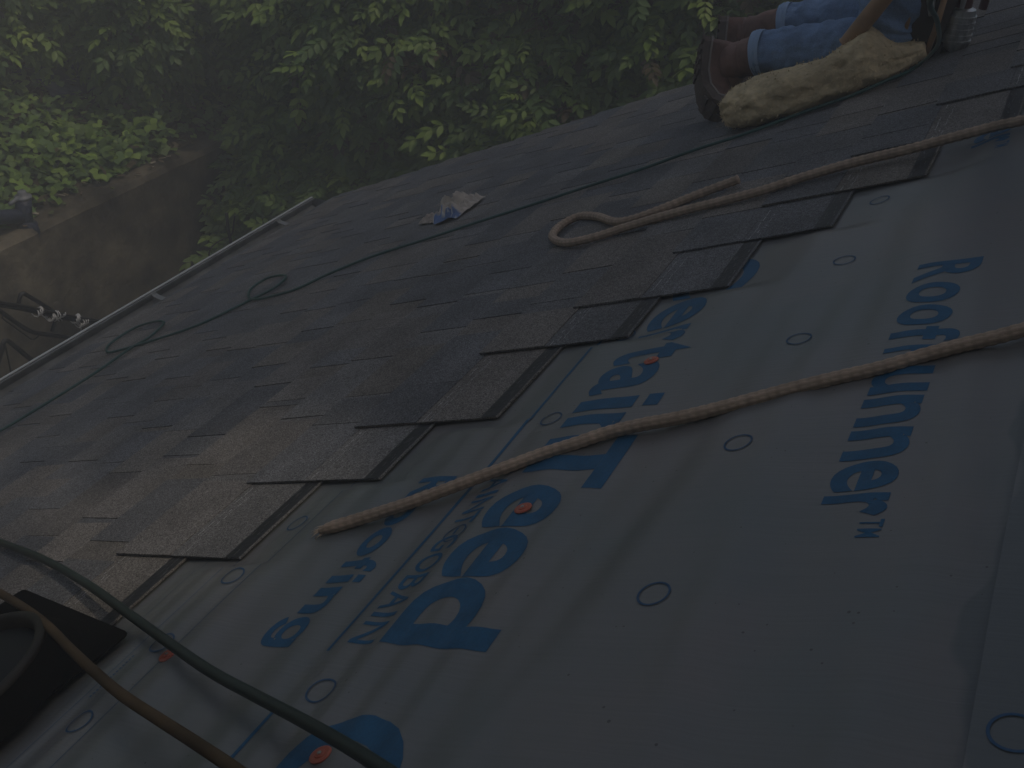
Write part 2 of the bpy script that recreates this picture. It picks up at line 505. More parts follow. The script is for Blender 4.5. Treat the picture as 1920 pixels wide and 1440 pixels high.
PER = 1.23
big = MB()
def certain(du):
    V0, VX, VC = 0.788, 0.897, 0.945
    OFF = 0.024
    for ch, a, c, lo, hi in (('C', 1.130, .968, V0 - .004, VC + .004), ('e', .948, .836, V0 - .003, VX), ('r', .824, .765, V0, VX),
                             ('t', .757, .700, V0 - .002, .932), ('a', .694, .598, V0 - .003, VX), ('\u0131', .580, .545, V0, VX),
                             ('n', .530, .425, V0, VX), ('T', .462, .325, V0, VC), ('e', .335, .236, V0 - .003, VX),
                             ('e', .234, .131, V0 - .003, VX + .002), ('d', .130, .008, V0 - .002, VC + .002)):
        if ch == 'n': a, c = .530, .438
        if ch == 'T': put_T(du); continue
        put_glyph(big, ch, a + du, c + du, lo, hi, OFF)
    strip(big, .580 + du, .545 + du, .915, .941)        # dot of the i
def put_T(du):
    strip(big, .462 + du, .328 + du, .913, .944)
    strip(big, .412 + du, .374 + du, .788, .9128)
def small(du):
    s = 'SAINT-GOBAIN'
    spans = [(.405, .375), (.372, .338), (.331, .323), (.315, .283), (.280, .252), (.246, .232), (.228, .194), (.188, .148), (.142, .112), (.108, .072), (.066, .058), (.048, .008)]
    for ch, (a, c) in zip(s, spans):
        lo, hi = (.729, .772) if ch != '-' else (.747, .752)
        put_glyph(big, ch, a + du, c + du, lo, hi, 0.006)
    for ch, a, c, lo, hi in (('R', .385, .330, .583, .655), ('o', .324, .257, .582, .632), ('o', .253, .185, .582, .632),
                             ('f', .180, .150, .583, .655), ('\u0131', .142, .126, .583, .630), ('n', .116, .062, .583, .630), ('\u0261', .055, -.004, .563, .631)):
        put_glyph(big, ch, a + du, c + du, lo, hi, 0.03)
    strip(big, .142 + du, .126 + du, .638, .652)
    strip(big, 1.123 + du, -.005 + du, .7005, .7065)
def runner(du):
    b0, bx, bc = 1.262, 1.337, 1.356
    for ch, a, c, lo, hi in (('R', .905, .835, b0, bc), ('o', .826, .757, b0, bx), ('o', .749, .686, b0, bx), ('f', .680, .634, b0, bc),
                             ('R', .626, .574, b0, bc), ('u', .567, .502, b0, bx), ('n', .492, .426, b0, bx), ('n', .417, .351, b0, bx),
                             ('e', .345, .286, b0, bx), ('r', .280, .237, b0, bx), ('T', .231, .217, 1.314, 1.339), ('M', .214, .199, 1.314, 1.339)):
        put_glyph(big, ch, a + du, c + du, lo, hi, 0.024 if ch not in 'TM' else 0.012)
def flush(name, parent=sheet0):
    global big
    if big.n:
        o = big.build(name, M_blue); o.parent = parent
    big = MB()
for d in (0, -PER):
    certain(d); flush('printed_lettering'); small(d); flush('printed_lettering')
for d in (0, PER, -PER): runner(d); flush('printed_lettering')
thin = MB()
for k in range(-4, 12):
    ringmark(sheet0, .103 + .2985 * k, 1.121)
    ringmark(sheet0, -.072 + .3035 * k, .753)
for k in range(-6, 16): ringmark(sheet0, -.171 + .1492 * k, .384)
strip(thin, -1.1, 1.6, .4162, .4176); strip(thin, -1.1, 1.2, .3295, .3305)
strip(thin, -1.1, 1.2, .252, .2528)
for k in range(14):     # tiny printed note along the lap line
    strip(thin, -.045 - k * .006, -.0485 - k * .006, .339, .3425)
t2 = thin.build('guide_line', M_blue_thin, None)
t2.parent = sheet0
thin = MB()
for k in range(-4, 12): ringmark(sheet1, -.051 + .2985 * k, 1.489, k=1)

# plastic cap nails holding the sheet
def cap(u, v, tilt=0.0):
    c = W(u, v, sheet_h(u, v, 0) + .0008)
    g = MB()
    def Mf(x, y, z): return c + EU * x + EV * y + EN * (z + tilt * x)
    g.lathe([(0.0128, 0), (0.0128, .0014), (.0105, .0026), (.0065, .0021), (.0058, .0034), (.0036, .0036), (.0001, .0036)], Mf, 28)
    o = g.build('cap_nail', M_orange, house, smooth=False)
    g = MB(); g.lathe([(0.0026, .0037), (0.0024, .0046), (.0001, .0048)], Mf, 12)
    n = g.build('nail_head', M_steel); n.parent = o
for px, py in ((1223, 681), (985, 962), (320, 1238), (605, 1422)):
    u, v, h = roof_at(px, py, .01)
    cap(u, v, random.uniform(-.05, .05))

# ---- shingles
EXPO, FULL, SL = 0.143, 0.337, 0.036
palette = [(.110, .112, .115), (.124, .122, .119), (.103, .105, .109), (.140, .130, .119), (.124, .117, .110), (.098, .101, .106), (.132, .122, .109), (.108, .109, .110)]
def shade(): 
    c = random.choice(palette); f = random.uniform(.90, 1.10) * 1.2
    return tuple(x * f for x in c)
S1 = MB(); S2 = MB()
kmin = int(math.floor((EAVE) / EXPO))
for k in range(kmin, 15):
    us = side_u(k)
    if us > RAKE - .1: continue
    vb = max(k * EXPO, EAVE); vt = k * EXPO + FULL
    def hh(u, v, k=k, vt=vt):
        return .0075 + SL * (vt - v) + .0016 * noise.noise(Vector((u * 2.5, v * 2.5, k * 3.3))) + .0005 * noise.noise(Vector((u * 14, v * 9, 1)))
    edges = [us]
    while edges[-1] < RAKE:
        edges.append(edges[-1] + (1.0 if len(edges) > 1 else 1.0 - (k * .37 % .3)))
    edges[-1] = RAKE + random.uniform(-.004, .012)
    for a, b_ in zip(edges[:-1], edges[1:]):
        a2 = a + .0012; b2 = b_ - .0012
        if b2 - a2 < .03: continue
        n = max(2, int((b2 - a2) / .07))
        base = shade()
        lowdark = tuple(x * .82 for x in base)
        vmid = vb + EXPO + .012
        # base mat: rows v from vb to vt, divided for colour and slight waviness
        rows = [vb, vb + .05, vb + .1, vmid, vmid + .03, vb + .2, vb + .255, vt - .036, vt]
        rows = [r for r in rows if r <= vt]
        cols = [a2 + (b2 - a2) * i / n for i in range(n + 1)]
        T = .0028
        vsl = []; cl = []
        wv = [.0012 * noise.noise(Vector((r * 30, a * 7, 4))) for r in rows]
        for ri, r in enumerate(rows):
            for ci, c in enumerate(cols):
                cc = c + (wv[ri] if ci == 0 else 0)
                ve = r + (.0015 * noise.noise(Vector((c * 9, k, 8))) if ri == 0 else 0)
                vsl.append(W(cc, ve, hh(cc, ve) + T))
        nr, nc = len(rows), len(cols)
        fs = [(j * nc + i, (j + 1) * nc + i, (j + 1) * nc + i + 1, j * nc + i + 1) for j in range(nr - 1) for i in range(nc - 1)]
        S1.add(vsl, fs, base)
        # skirts: front, near side, far side, top
        def skirt(idx):
            p = [vsl[i] for i in idx]
            q = [x - EN * T for x in p]
            m_ = len(p)
            S1.add(p + q, [(i, i + 1, m_ + i + 1, m_ + i) for i in range(m_ - 1)], lowdark)
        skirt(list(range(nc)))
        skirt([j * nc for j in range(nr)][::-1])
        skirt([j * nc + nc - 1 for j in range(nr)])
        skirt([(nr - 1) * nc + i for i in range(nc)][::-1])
        # laminated teeth over the exposed part
        u = a2; first = True
        while u < b2 - .01:
            w_ = random.uniform(.07, .24)
            if first: w_ = random.uniform(.1, .24)
            e_ = min(b2, u + w_)
            if b2 - e_ < .04: e_ = b2
            T2 = random.uniform(.0008, .0020)
            c = shade()
            tp = vmid + .0
            nn = max(1, int((e_ - u) / .05))
            sk = random.uniform(-.004, .004)
            cc = [u + (e_ - u) * i / nn for i in range(nn + 1)]
            rr = [vb - .0008, vb + .045, vb + .09, tp]
            top = []
            for ri, r in enumerate(rr):
                for x in cc:
                    xx = x + (sk * ri / 3 if (x not in (a2, b2)) else 0)
                    jit = .0016 * noise.noise(Vector((x * 9, k, 8))) if ri == 0 else 0
                    top.append(W(xx, r + jit, hh(x, r) + T + T2))
            q = len(cc)
            fs = [(j * q + i, (j + 1) * q + i, (j + 1) * q + i + 1, j * q + i + 1) for j in range(3) for i in range(q - 1)]
            S1.add(top, fs, c)
            def sk2(idx, cl_):
                p = [top[i] for i in idx]; z = [x - EN * T2 for x in p]; m_ = len(p)
                S1.add(p + z, [(i, i + 1, m_ + i + 1, m_ + i) for i in range(m_ - 1)], cl_)
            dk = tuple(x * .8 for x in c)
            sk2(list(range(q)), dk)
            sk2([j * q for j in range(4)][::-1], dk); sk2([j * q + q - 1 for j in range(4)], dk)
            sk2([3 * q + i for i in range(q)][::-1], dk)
            u = e_ + random.choice([0.0, .0, 0.012, .02, .055, .08]); first = False
    # exposed headlap of the end shingle: nail lines, sealant strip with flecks
    ue = us; uf = min(RAKE - .02, side_u(k + 1) + .06)
    if k >= -4 and k < 14:
        for (va, vb2, col, dens) in ((vb + .168, vb + .1695, (.38, .38, .37), .62), (vb + .186, vb + .1872, (.33, .33, .33), .8), (vb + .178, vb + .1795, (.3, .3, .3), .25)):
            u = ue + .004
            while u < uf:
                l = random.uniform(.006, .03)
                if random.random() < dens:
                    j = random.uniform(-.0012, .0012)
                    S1.add([W(u, va + j, hh(u, va) + .0031), W(u, vb2 + j, hh(u, vb2) + .0031), W(u + l, vb2 + j, hh(u + l, vb2) + .0031), W(u + l, va + j, hh(u + l, va) + .0031)], [(0, 1, 2, 3)], col)
                u += l + random.uniform(0, .008)
        n = 24
        vs = []
        for i in range(n + 1):
            x = ue + .001 + (uf - ue) * i / n
            for vv in (vt - .036, vt - .018, vt - .004): vs.append(W(x, vv, hh(x, vv) + .0033 + (.0006 if vv == vt - .018 else 0)))
        S2.add(vs, [(3 * i + j, 3 * i + j + 1, 3 * i + j + 4, 3 * i + j + 3) for i in range(n) for j in range(2)], (.014, .014, .015))
        for i in range(26):
            x = random.uniform(ue + .005, uf); vv = random.uniform(vt - .033, vt - .008); l = random.uniform(.004, .02); w2 = random.uniform(.0003, .0009)
            S2.add([W(x, vv, hh(x, vv) + .0042), W(x, vv + w2, hh(x, vv) + .0042), W(x + l, vv + w2, hh(x + l, vv) + .0042), W(x + l, vv, hh(x + l, vv) + .0042)], [(0, 1, 2, 3)], (.2, .2, .2))
sh = S1.build('shingles', M_shingle, house)
ss = S2.build('sealant_strip', M_strip)
ss.parent = sh
SHH = .0085 + SL * .25 + .005      # typical top height of the laid shingles

# ---- gutter
gx, gz = W(0, -2.235, .047).x, W(0, -2.235, .047).z
ex, ez = W(0, EAVE, 0).x - .005, W(0, EAVE, 0).z - .03
G = MB()
prof = [(ex + .0, ez + .005), (ex, ez - .10), (ex - .07, ez - .105), (gx + .004, gz - .04), (gx, gz - .012), (gx + .0, gz), (gx + .020, gz + .003), (gx + .020, gz - .006)]
t_ = .0018
def gprof(y): return [(x, y, z) for x, z in prof]
y0, y1 = NEAR, RAKE + .03
ys = [y0 + (y1 - y0) * i / 40 for i in range(41)]
vs = []
for y in ys:
    wob = .003 * noise.noise(Vector((y * 1.2, 0, 0)))
    vs += [(x + wob, y, z + wob) for x, z in prof]
n = len(prof)
G.add(vs, [(i * n + j, i * n + j + 1, (i + 1) * n + j + 1, (i + 1) * n + j) for i in range(40) for j in range(n - 1)])
vs2 = [(x, y1, z) for x, z in prof]
G.add(vs2, [tuple(range(n - 1))])
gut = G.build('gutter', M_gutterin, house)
G = MB(); vs = []
for y in ys:
    wob = .003 * noise.noise(Vector((y * 1.2, 0, 0)))
    for x, z in ((gx - .002, gz - .010), (gx - .002, gz + .006), (gx + .009, gz + .0070), (gx + .009, gz + .0035)): vs.append((x + wob, y, z + wob))
G.add(vs, [(i * 4 + j, i * 4 + (j + 1) % 4, (i + 1) * 4 + (j + 1) % 4, (i + 1) * 4 + j) for i in range(40) for j in range(4)] + [(160, 161, 162, 163)])
gl_ = G.build('rolled_lip', M_gutter); gl_.parent = gut
G = MB()   # grit lying on the trough floor
G.add([(ex - .002, y0, ez - .099), (gx + .012, y0, gz - .036), (gx + .012, y1 - .01, gz - .036), (ex - .002, y1 - .01, ez - .099)], [(0, 1, 2, 3)])
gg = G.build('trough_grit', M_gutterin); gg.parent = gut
for px, py in ((540, 402), (307, 546), (-30, 745)):
    p = plane_x(px, py, (gx + ex) / 2)
    G = MB(); y = p.y
    pts = [(ex - .001, gz + .012), (ex - .03, gz + .004), (ex - .07, gz - .01), (gx + .03, gz - .008), (gx + .012, gz + .004)]
    vs = []
    for x, z in pts: vs += [(x, y - .014, z), (x, y + .014, z), (x, y + .014, z + .0022), (x, y - .014, z + .0022)]
    fs = []
    for i in range(len(pts) - 1):
        for j in range(4): fs.append((i * 4 + j, i * 4 + (j + 1) % 4, (i + 1) * 4 + (j + 1) % 4, (i + 1) * 4 + j))
    G.add(vs, fs)
    hg = G.build('hanger', M_hanger); hg.parent = gut

# ------------------------------------------------------------------ roof vent
A = Vector((-.011, .294)); B = Vector((.065, -.121))
dAB = (B - A).normalized(); dAC = Vector((dAB.y, -dAB.x)) * 1.0
Ls = .425
cen = A + dAB * Ls / 2 + dAC * Ls / 2
vent = empty('roof_vent', W(cen.x, cen.y, .03), label='black round roof vent on a square black flange at the roof’s shingle edge', cat='roof vent')
vent['label'] = 'black round roof vent on a square black flange beside the shingles'
F = MB()
def fl(a, b, h): q = cen + dAB * a + dAC * b; return W(q.x, q.y, h)
hs = Ls / 2; rc = .014
out = []
for (sx, sy, a0) in ((1, 1, 0), (-1, 1, 90), (-1, -1, 180), (1, -1, 270)):
    for k in range(5):
        a = R_(a0 + 90 * k / 4)
        out.append((sx * (hs - rc) + rc * math.cos(a), sy * (hs - rc) + rc * math.sin(a)))
def flh(a, b):      # the flange drapes from the shingles down to the sheet
    q = cen + dAB * a + dAC * b
    return .0235 + .014 * min(1, max(0, (.24 - q.y) / .3)) + .003 * noise.noise(Vector((q.x * 6, q.y * 6, 0)))
ctr = len(out)
vs = [fl(a, b, flh(a, b)) for a, b in out] + [fl(0, 0, flh(0, 0))] + [fl(a, b, flh(a, b) - .003) for a, b in out]
fs = [(i, (i + 1) % ctr, ctr) for i in range(ctr)] + [(i, ctr + 1 + i, ctr + 1 + (i + 1) % ctr, (i + 1) % ctr) for i in range(ctr)]
F.add(vs, fs)
F.build('base_flange', M_vent, vent)
F = MB()
vc = Vector((-.205, .082))
def VM(x, y, z): return W(vc.x + x, vc.y + y, .034 + z)
F.lathe([(.205, -.006), (.202, .004), (.194, .012), (.186, .022), (.176, .032)], VM, 56)
F.build('collar', M_vent, vent, smooth=True)
F = MB(); F.lathe([(.1765, .0325), (.177, .038), (.173, .042), (.166, .043), (.160, .039), (.158, .022)], VM, 64)
F.build('rim', M_ventring, vent, smooth=True)
F = MB(); F.lathe([(.1575, .022), (.14, .027), (.11, .032), (.07, .036), (.03, .038), (.0005, .039)], VM, 56)
F.build('lens', M_dome, vent, smooth=True)

# ------------------------------------------------------------------ ropes, hoses, cord
def roof_path(pp, hf):
    out = []
    for i, (x, y) in enumerate(pp):
        h = hf if not hasattr(hf, '__len__') else hf[i]
        out.append(W(*roof_at(x, y, h)))
    return out
def run_on(pts, start=0.0, end=1.2):
    """let a line run on over the roof past the part the photograph shows"""
    def ext(a, b, L):
        d = (b - a); d -= EN * d.dot(EN); d.normalize(); hb = b.dot(EN)
        return [b + d * L * t + EN * ((.04 - hb) * t + .0) for t in (.4, .7, 1.0)]
    if end: pts = pts + ext(pts[-2], pts[-1], end)
    if start: pts = ext(pts[1], pts[0], start)[::-1] + pts
    return pts
def rope(name, pp, hf, r, label, group=None, fuzz=0, frayed=True, pitch=.028):
    pts = resample(catmull(run_on(roof_path(pp, hf), 0, .75), 14), .0028)
    K = 2 * PI / pitch; N_ = 8
    def pr(th, L):
        a = math.sin(N_ * .5 * th + K * L) ; b = math.sin(N_ * .5 * th - K * L)
        return 1 + .16 * (max(abs(a), abs(b)) - .75) + .07 * a * b
    g = MB()
    rad = [r * (1 + .05 * noise.noise(Vector((i * .01, r * 50, 3)))) for i in range(len(pts))]
    if frayed:
        for i in range(8): rad[i] *= .55 + .45 * (i / 8)
    g.tube(pts, rad, 32, (.52, .39, .29), prof=pr)
    n = len(pts)
    # tint slowly along its length: dustier and cleaner stretches
    for i in range(n):
        t = .5 + .5 * noise.noise(Vector((i * .004, r * 90, 1)))
        c = (.40 + .05 * t, .345 + .04 * t, .28 + .04 * t)
        for s in range(32):
            th = 2 * PI * s / 32; L = i * .0028
            a_ = math.sin(N_ * .5 * th + K * L); b_ = math.sin(N_ * .5 * th - K * L)
            f = (1.12, 1.0, .95) if a_ * b_ > .0 else (.86, .80, .74)
            g.c[i * 32 + s] = (c[0] * f[0], c[1] * f[1], c[2] * f[2])
    if frayed:
        for q in range(36):
            d = (pts[0] - pts[6]).normalized(); p0 = pts[2] + Vector((random.gauss(0, .4), random.gauss(0, .4), random.gauss(0, .4))) * r
            dv = (d + Vector((random.gauss(0, .5), random.gauss(0, .5), random.gauss(0, .3)))).normalized() * random.uniform(.008, .02)
            g.tube([p0, p0 + dv * .5, p0 + dv + Vector((0, 0, -.003))], [.0007, .0006, .0003], 4, (.6, .5, .4))
    for q in range(fuzz):
        i = random.randrange(4, n - 4); t = (pts[i + 1] - pts[i - 1]).normalized()
        d = Vector((random.gauss(0, 1), random.gauss(0, 1), random.gauss(0, 1))); d = (d - t * d.dot(t)).normalized()
        if d.dot(EN) < -.3: continue
        p0 = pts[i] + d * r * .96; e_ = (d * random.uniform(.3, 1) + t * random.uniform(-1, 1)).normalized() * random.uniform(.002, .0055)
        s_ = t.cross(d) * .00035
        g.add([p0 - s_, p0 + s_, p0 + e_], [(0, 1, 2)], (.42, .32, .24))
    o = g.build(name, M_rope, smooth=True)
    tag(o, label, 'rope', group)
    return o
near_pts = [(600, 995), (655, 979), (700, 965), (765, 944), (830, 920), (895, 896), (960, 872), (1020, 850), (1080, 831), (1140, 811), (1200, 797), (1275, 783), (1350, 765), (1425, 745), (1500, 725), (1575, 707), (1650, 690), (1725, 668), (1800, 648), (1860, 634), (1920, 618), (2020, 590), (2200, 540)]
rope('rope', near_pts, .0230, .0092, 'thick beige braided rope lying across the printed grey sheet', fuzz=5200)
far_pts = [(1385, 336), (1350, 349), (1300, 368), (1240, 392), (1190, 410), (1155, 416), (1120, 406), (1085, 406), (1050, 424), (1036, 444), (1060, 455), (1110, 446), (1180, 424), (1270, 398), (1350, 378), (1430, 357), (1500, 334), (1600, 305), (1700, 281), (1800, 254), (1870, 236), (1920, 225), (2050, 190), (2250, 140)]
rope('rope', far_pts, [.042, .038, .036] + [.035] * 8 + [.036] * 13, .0100, 'tan braided rope doubled back in a loop on the shingles', fuzz=1200, frayed=False, pitch=.032)

def hose(name, pp, hf, r, mt, label, cat, n=10, seg=12, run=(.9, .9)):
    g = MB(); pts = resample(catmull(run_on(roof_path(pp, hf), *run), 14), max(.004, r * .8))
    g.tube(pts, r, seg)
    o = g.build(name, mt, smooth=True); return tag(o, label, cat)
far_hose = [(1745, -60), (1752, -20), (1744, 10), (1757, 40), (1760, 80), (1742, 105), (1722, 122), (1700, 136), (1660, 152), (1600, 178), (1500, 213), (1400, 250), (1300, 282), (1200, 318), (1100, 350), (1000, 383), (900, 415), (800, 448), (700, 480), (620, 512), (560, 540), (520, 553), (480, 561), (466, 555), (472, 540), (500, 522), (530, 516), (534, 523), (510, 542), (470, 562), (430, 582), (370, 610), (300, 634), (230, 655), (202, 660), (206, 645), (250, 616), (290, 603), (307, 606), (280, 632), (240, 656), (180, 698), (100, 748), (0, 808), (-80, 850), (-200, 910)]
hh_ = [.5, .42, .36, .28, .17, .08, .04] + [.031] * (len(far_hose) - 7)
hose('air_hose', far_hose, hh_, .0046, M_hose, 'thin green air hose with small loops trailing across the shingles to the worker', 'hose', run=(0, .5))
near_hose = [(-120, 960), (-60, 985), (0, 1016), (80, 1048), (160, 1093), (240, 1150), (330, 1215), (400, 1262), (480, 1305), (560, 1347), (640, 1392), (720, 1442), (820, 1510), (900, 1580)]
hose('air_hose', near_hose, [.03, .034, .038, .04, .042, .045, .05, .054, .058, .064, .072, .08, .09, .09], .0073, M_hose2, 'thicker dark green hose hanging over the lower left corner above the sheet', 'hose', seg=16)
cord = [(-100, 1062), (-50, 1085), (0, 1112), (50, 1143), (90, 1174), (130, 1215), (180, 1262), (230, 1304), (300, 1350), (370, 1395), (440, 1442), (540, 1515), (620, 1590)]
hose('power_cord', cord, [.055, .06, .062, .066, .07, .075, .08, .082, .082, .082, .082, .085, .09], .0070, M_cord, 'brownish orange cord crossing over the black roof vent flange', 'cord', seg=14)

# ------------------------------------------------------------------ crumpled wrapper
def crumple(b, cpx, w, d, rot, seed, colf, hmax, nn=22, shape=None):
    u0, v0, _ = roof_at(*cpx, SHH)
    vs = []; cs = []
    for j in range(nn + 1):
        for i in range(nn + 1):
            x = (i / nn - .5); y = (j / nn - .5)
            rr = 1 + .25 * noise.noise(Vector((x * 4, y * 4, seed)))
            X = x * w * rr; Y = y * d * rr
            cx_, sx_ = math.cos(rot), math.sin(rot)
            hgt = hmax * (.35 + .65 * abs(noise.noise(Vector((x * 5, y * 5, seed + 3)))) * 2 + .5 * abs(noise.noise(Vector((x * 11, y * 11, seed)))))
            hgt *= max(.12, 1 - (2.1 * max(abs(x), abs(y))) ** 3 * .8)
            vs.append(W(u0 + X * cx_ - Y * sx_, v0 + X * sx_ + Y * cx_, SHH + .004 + hgt)); cs.append(colf(x, y))
    s = b.n
    b.add(vs, [(j * (nn + 1) + i, j * (nn + 1) + i + 1, (j + 1) * (nn + 1) + i + 1, (j + 1) * (nn + 1) + i) for j in range(nn) for i in range(nn)])
    # underside so that the paper has a thickness
    b.add([p - EN * .0008 for p in vs], [(j * (nn + 1) + i, (j + 1) * (nn + 1) + i, (j + 1) * (nn + 1) + i + 1, j * (nn + 1) + i + 1) for j in range(nn) for i in range(nn)])
    for i, c in enumerate(cs): b.c[s + i] = c; b.c[s + len(cs) + i] = c
w = MB()
def paper_col(x, y):
    n_ = noise.noise(Vector((x * 9, y * 9, 2)))
    if x < -.33 + .10 * n_ and y > -.38: return (.14, .22, .42) if n_ > -.25 else (.6, .62, .62)
    return (.52, .47, .41)
crumple(w, (862, 398), .20, .115, R_(0), 3.2, paper_col, .055)
crumple(w, (813, 413), .075, .10, R_(25), 8.1, lambda x, y: (.45, .39, .34), .022, 14)
tag(w.build('paper_wrapper', M_paper), 'crumpled beige paper wrapper with blue print lying on the shingles', 'wrapper')

# ------------------------------------------------------------------ retaining wall and what is on the bank
mb = MB()
nx = 70; vs = []
for i in range(nx + 1):
    y = -9 + 15.5 * i / nx
    for (x, z) in ((-4.0, -4.3), (-4.0, -3.1), (-4.0, -2.2), (-4.005, -1.87), (-4.03, -1.835), (-4.22, -1.83), (-4.22, -2.3)):
        vs.append((x + .012 * noise.noise(Vector((y * 2, z * 2, 0))), y, z + (.012 * noise.noise(Vector((y * 5, x, 0))) if z > -2 else 0)))
mb.add(vs, [(i * 7 + j, i * 7 + j + 1, (i + 1) * 7 + j + 1, (i + 1) * 7 + j) for i in range(nx) for j in range(6)] )
mb.add([vs[(nx) * 7 + j] for j in range(7)], [(6, 5, 4, 3, 2, 1, 0)])
rw = mb.build('retaining_wall', M_conc, smooth=False)
tag(rw, 'brown stained concrete retaining wall below the ivy bank', 'retaining wall')

# leaves --------------------------------------------------------------
def leaflet_template(n=4):
    # pointed oval folded a little along its midrib, unit length along +x
    xs = np.array([0, .22, .55, .82, 1.0]); wd = np.array([0, .20, .25, .14, 0])
    v = [(0, 0, 0)]
    for x, w_ in zip(xs[1:-1], wd[1:-1]):
        dz = -.10 * x * x
        v += [(x, -w_, .05 + dz), (x, 0, dz), (x, w_, .05 + dz)]
    v.append((1, 0, -.13))
    f = [(0, 1, 2), (0, 2, 3), (1, 4, 5), (1, 5, 2), (2, 5, 6), (2, 6, 3), (4, 7, 8), (4, 8, 5), (5, 8, 9), (5, 9, 6), (7, 10, 8), (8, 10, 9)]
    return np.array(v, float), np.array(f, int)
LV, LF = leaflet_template()
def compound_template(pairs=4):
    """pinnate leaf: leaflets in pairs along a drooping midrib"""
    V = []; F = []; n = 0
    def put(pos, ang, size, droop):
        nonlocal n
        c, s = math.cos(ang), math.sin(ang)
        P = LV * size
        P = P.copy(); P[:, 2] -= droop * P[:, 0]
        Q = np.stack([P[:, 0] * c - P[:, 1] * s, P[:, 0] * s + P[:, 1] * c, P[:, 2]], 1) + np.array(pos)
        V.append(Q); F.append(LF + n); n += len(LV)
    for i in range(pairs):
        t = .25 + .62 * i / (pairs - 1)
        z = -.28 * t * t
        sz = .42 * (1 - .25 * abs(i - 1.5) / 2)
        for sgn in (1, -1): put((t, sgn * .012, z), sgn * R_(62 - 9 * i), sz * random.uniform(.9, 1.1), random.uniform(.1, .45))
    put((.9, 0, -.25), 0, .44, .5)
    # thin rachis
    k = 5; base = n; rv = []
    for i in range(k):
        t = i / (k - 1) * .92; z = -.28 * t * t
        rv += [(t, -.006, z), (t, .006, z)]
    V.append(np.array(rv)); F2 = []
    for i in range(k - 1): F2 += [(base + 2 * i, base + 2 * i + 1, base + 2 * i + 3), (base + 2 * i, base + 2 * i + 3, base + 2 * i + 2)]
    F.append(np.array(F2)); n += 2 * k
    return np.concatenate(V), np.concatenate(F)
CT = [compound_template(random.choice((3, 4, 4))) for _ in range(6)]
IV, IF = leaflet_template()
IV = IV * np.array([1, 2.1, 1.0])      # broad single leaf for the ground cover
def trifoliate():
    V = []; F = []; n = 0
    for a in (0, 75, -75):
        c, s = math.cos(R_(a)), math.sin(R_(a)); P = IV * .6 + np.array([.06, 0, 0])
        V.append(np.stack([P[:, 0] * c - P[:, 1] * s, P[:, 0] * s + P[:, 1] * c, P[:, 2]], 1)); F.append(LF + n); n += len(LV)
    return np.concatenate(V), np.concatenate(F)
TT = [trifoliate()]

def scatter(name, templates, pos, dirs, nrm, size, cols, parent=None, mt=None):
    """every leaf a real little surface; pos/dirs/nrm arrays (n,3)"""
    n = len(pos)
    VV = []; FF = []; CC = []; base = 0
    tid = rng.integers(0, len(templates), n)
    for t, (TV, TF) in enumerate(templates):
        idx = np.where(tid == t)[0]
        if len(idx) == 0: continue
        X = dirs[idx]; X = X / np.linalg.norm(X, axis=1, keepdims=True)
        Z = nrm[idx] - X * np.sum(nrm[idx] * X, 1, keepdims=True); Z = Z / (np.linalg.norm(Z, axis=1, keepdims=True) + 1e-9)
        Y = np.cross(Z, X)
        s = size[idx][:, None, None]
        P = pos[idx][:, None, :] + s * (TV[None, :, 0:1] * X[:, None, :] + TV[None, :, 1:2] * Y[:, None, :] + TV[None, :, 2:3] * Z[:, None, :])
        k = len(TV)
        VV.append(P.reshape(-1, 3))
        FF.append((TF[None] + (base + np.arange(len(idx)) * k)[:, None, None]).reshape(-1, 3))
        c = np.repeat(cols[idx][:, None, :], k, 1)
        jit = rng.normal(1, .07, (len(idx), (k + 10) // 11, 1)).repeat(11, 1)[:, :k]
        CC.append((c * jit).reshape(-1, 3)); base += len(idx) * k
    V = np.concatenate(VV).astype(np.float32); F = np.concatenate(FF).astype(np.int32); Cc = np.concatenate(CC)
    if parent is not None: pass
    me = bpy.data.meshes.new(name)
    me.vertices.add(len(V)); me.vertices.foreach_set('co', V.ravel())
    me.loops.add(F.size); me.loops.foreach_set('vertex_index', F.ravel())
    me.polygons.add(len(F)); me.polygons.foreach_set('loop_start', np.arange(0, F.size, 3, dtype=np.int32))
    me.update(calc_edges=True)
    at = me.attributes.new('Col', 'FLOAT_COLOR', 'POINT')
    a4 = np.ones((len(V), 4), np.float32); a4[:, :3] = np.clip(Cc, 0, 1)
    at.data.foreach_set('color', a4.ravel())
    me.materials.append(mt or M_leaf)
    o = bpy.data.objects.new(name, me); C.objects.link(o)
    if parent is not None: attach(o, parent)
    return o
GREENS = 2.35 * np.array([(.060, .092, .026), (.074, .112, .028), (.088, .130, .032), (.052, .084, .028), (.115, .160, .036), (.064, .100, .036)])
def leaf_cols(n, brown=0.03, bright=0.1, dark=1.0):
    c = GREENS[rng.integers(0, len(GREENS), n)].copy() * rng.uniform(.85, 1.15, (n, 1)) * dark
    r = rng.random(n)
    c[r < bright] = c[r < bright] * np.array([1.3, 1.25, 1.1])
    c[r > 1 - brown] = np.array([.12, .095, .055]) * rng.uniform(.7, 1.3, ((r > 1 - brown).sum(), 1))
    return c

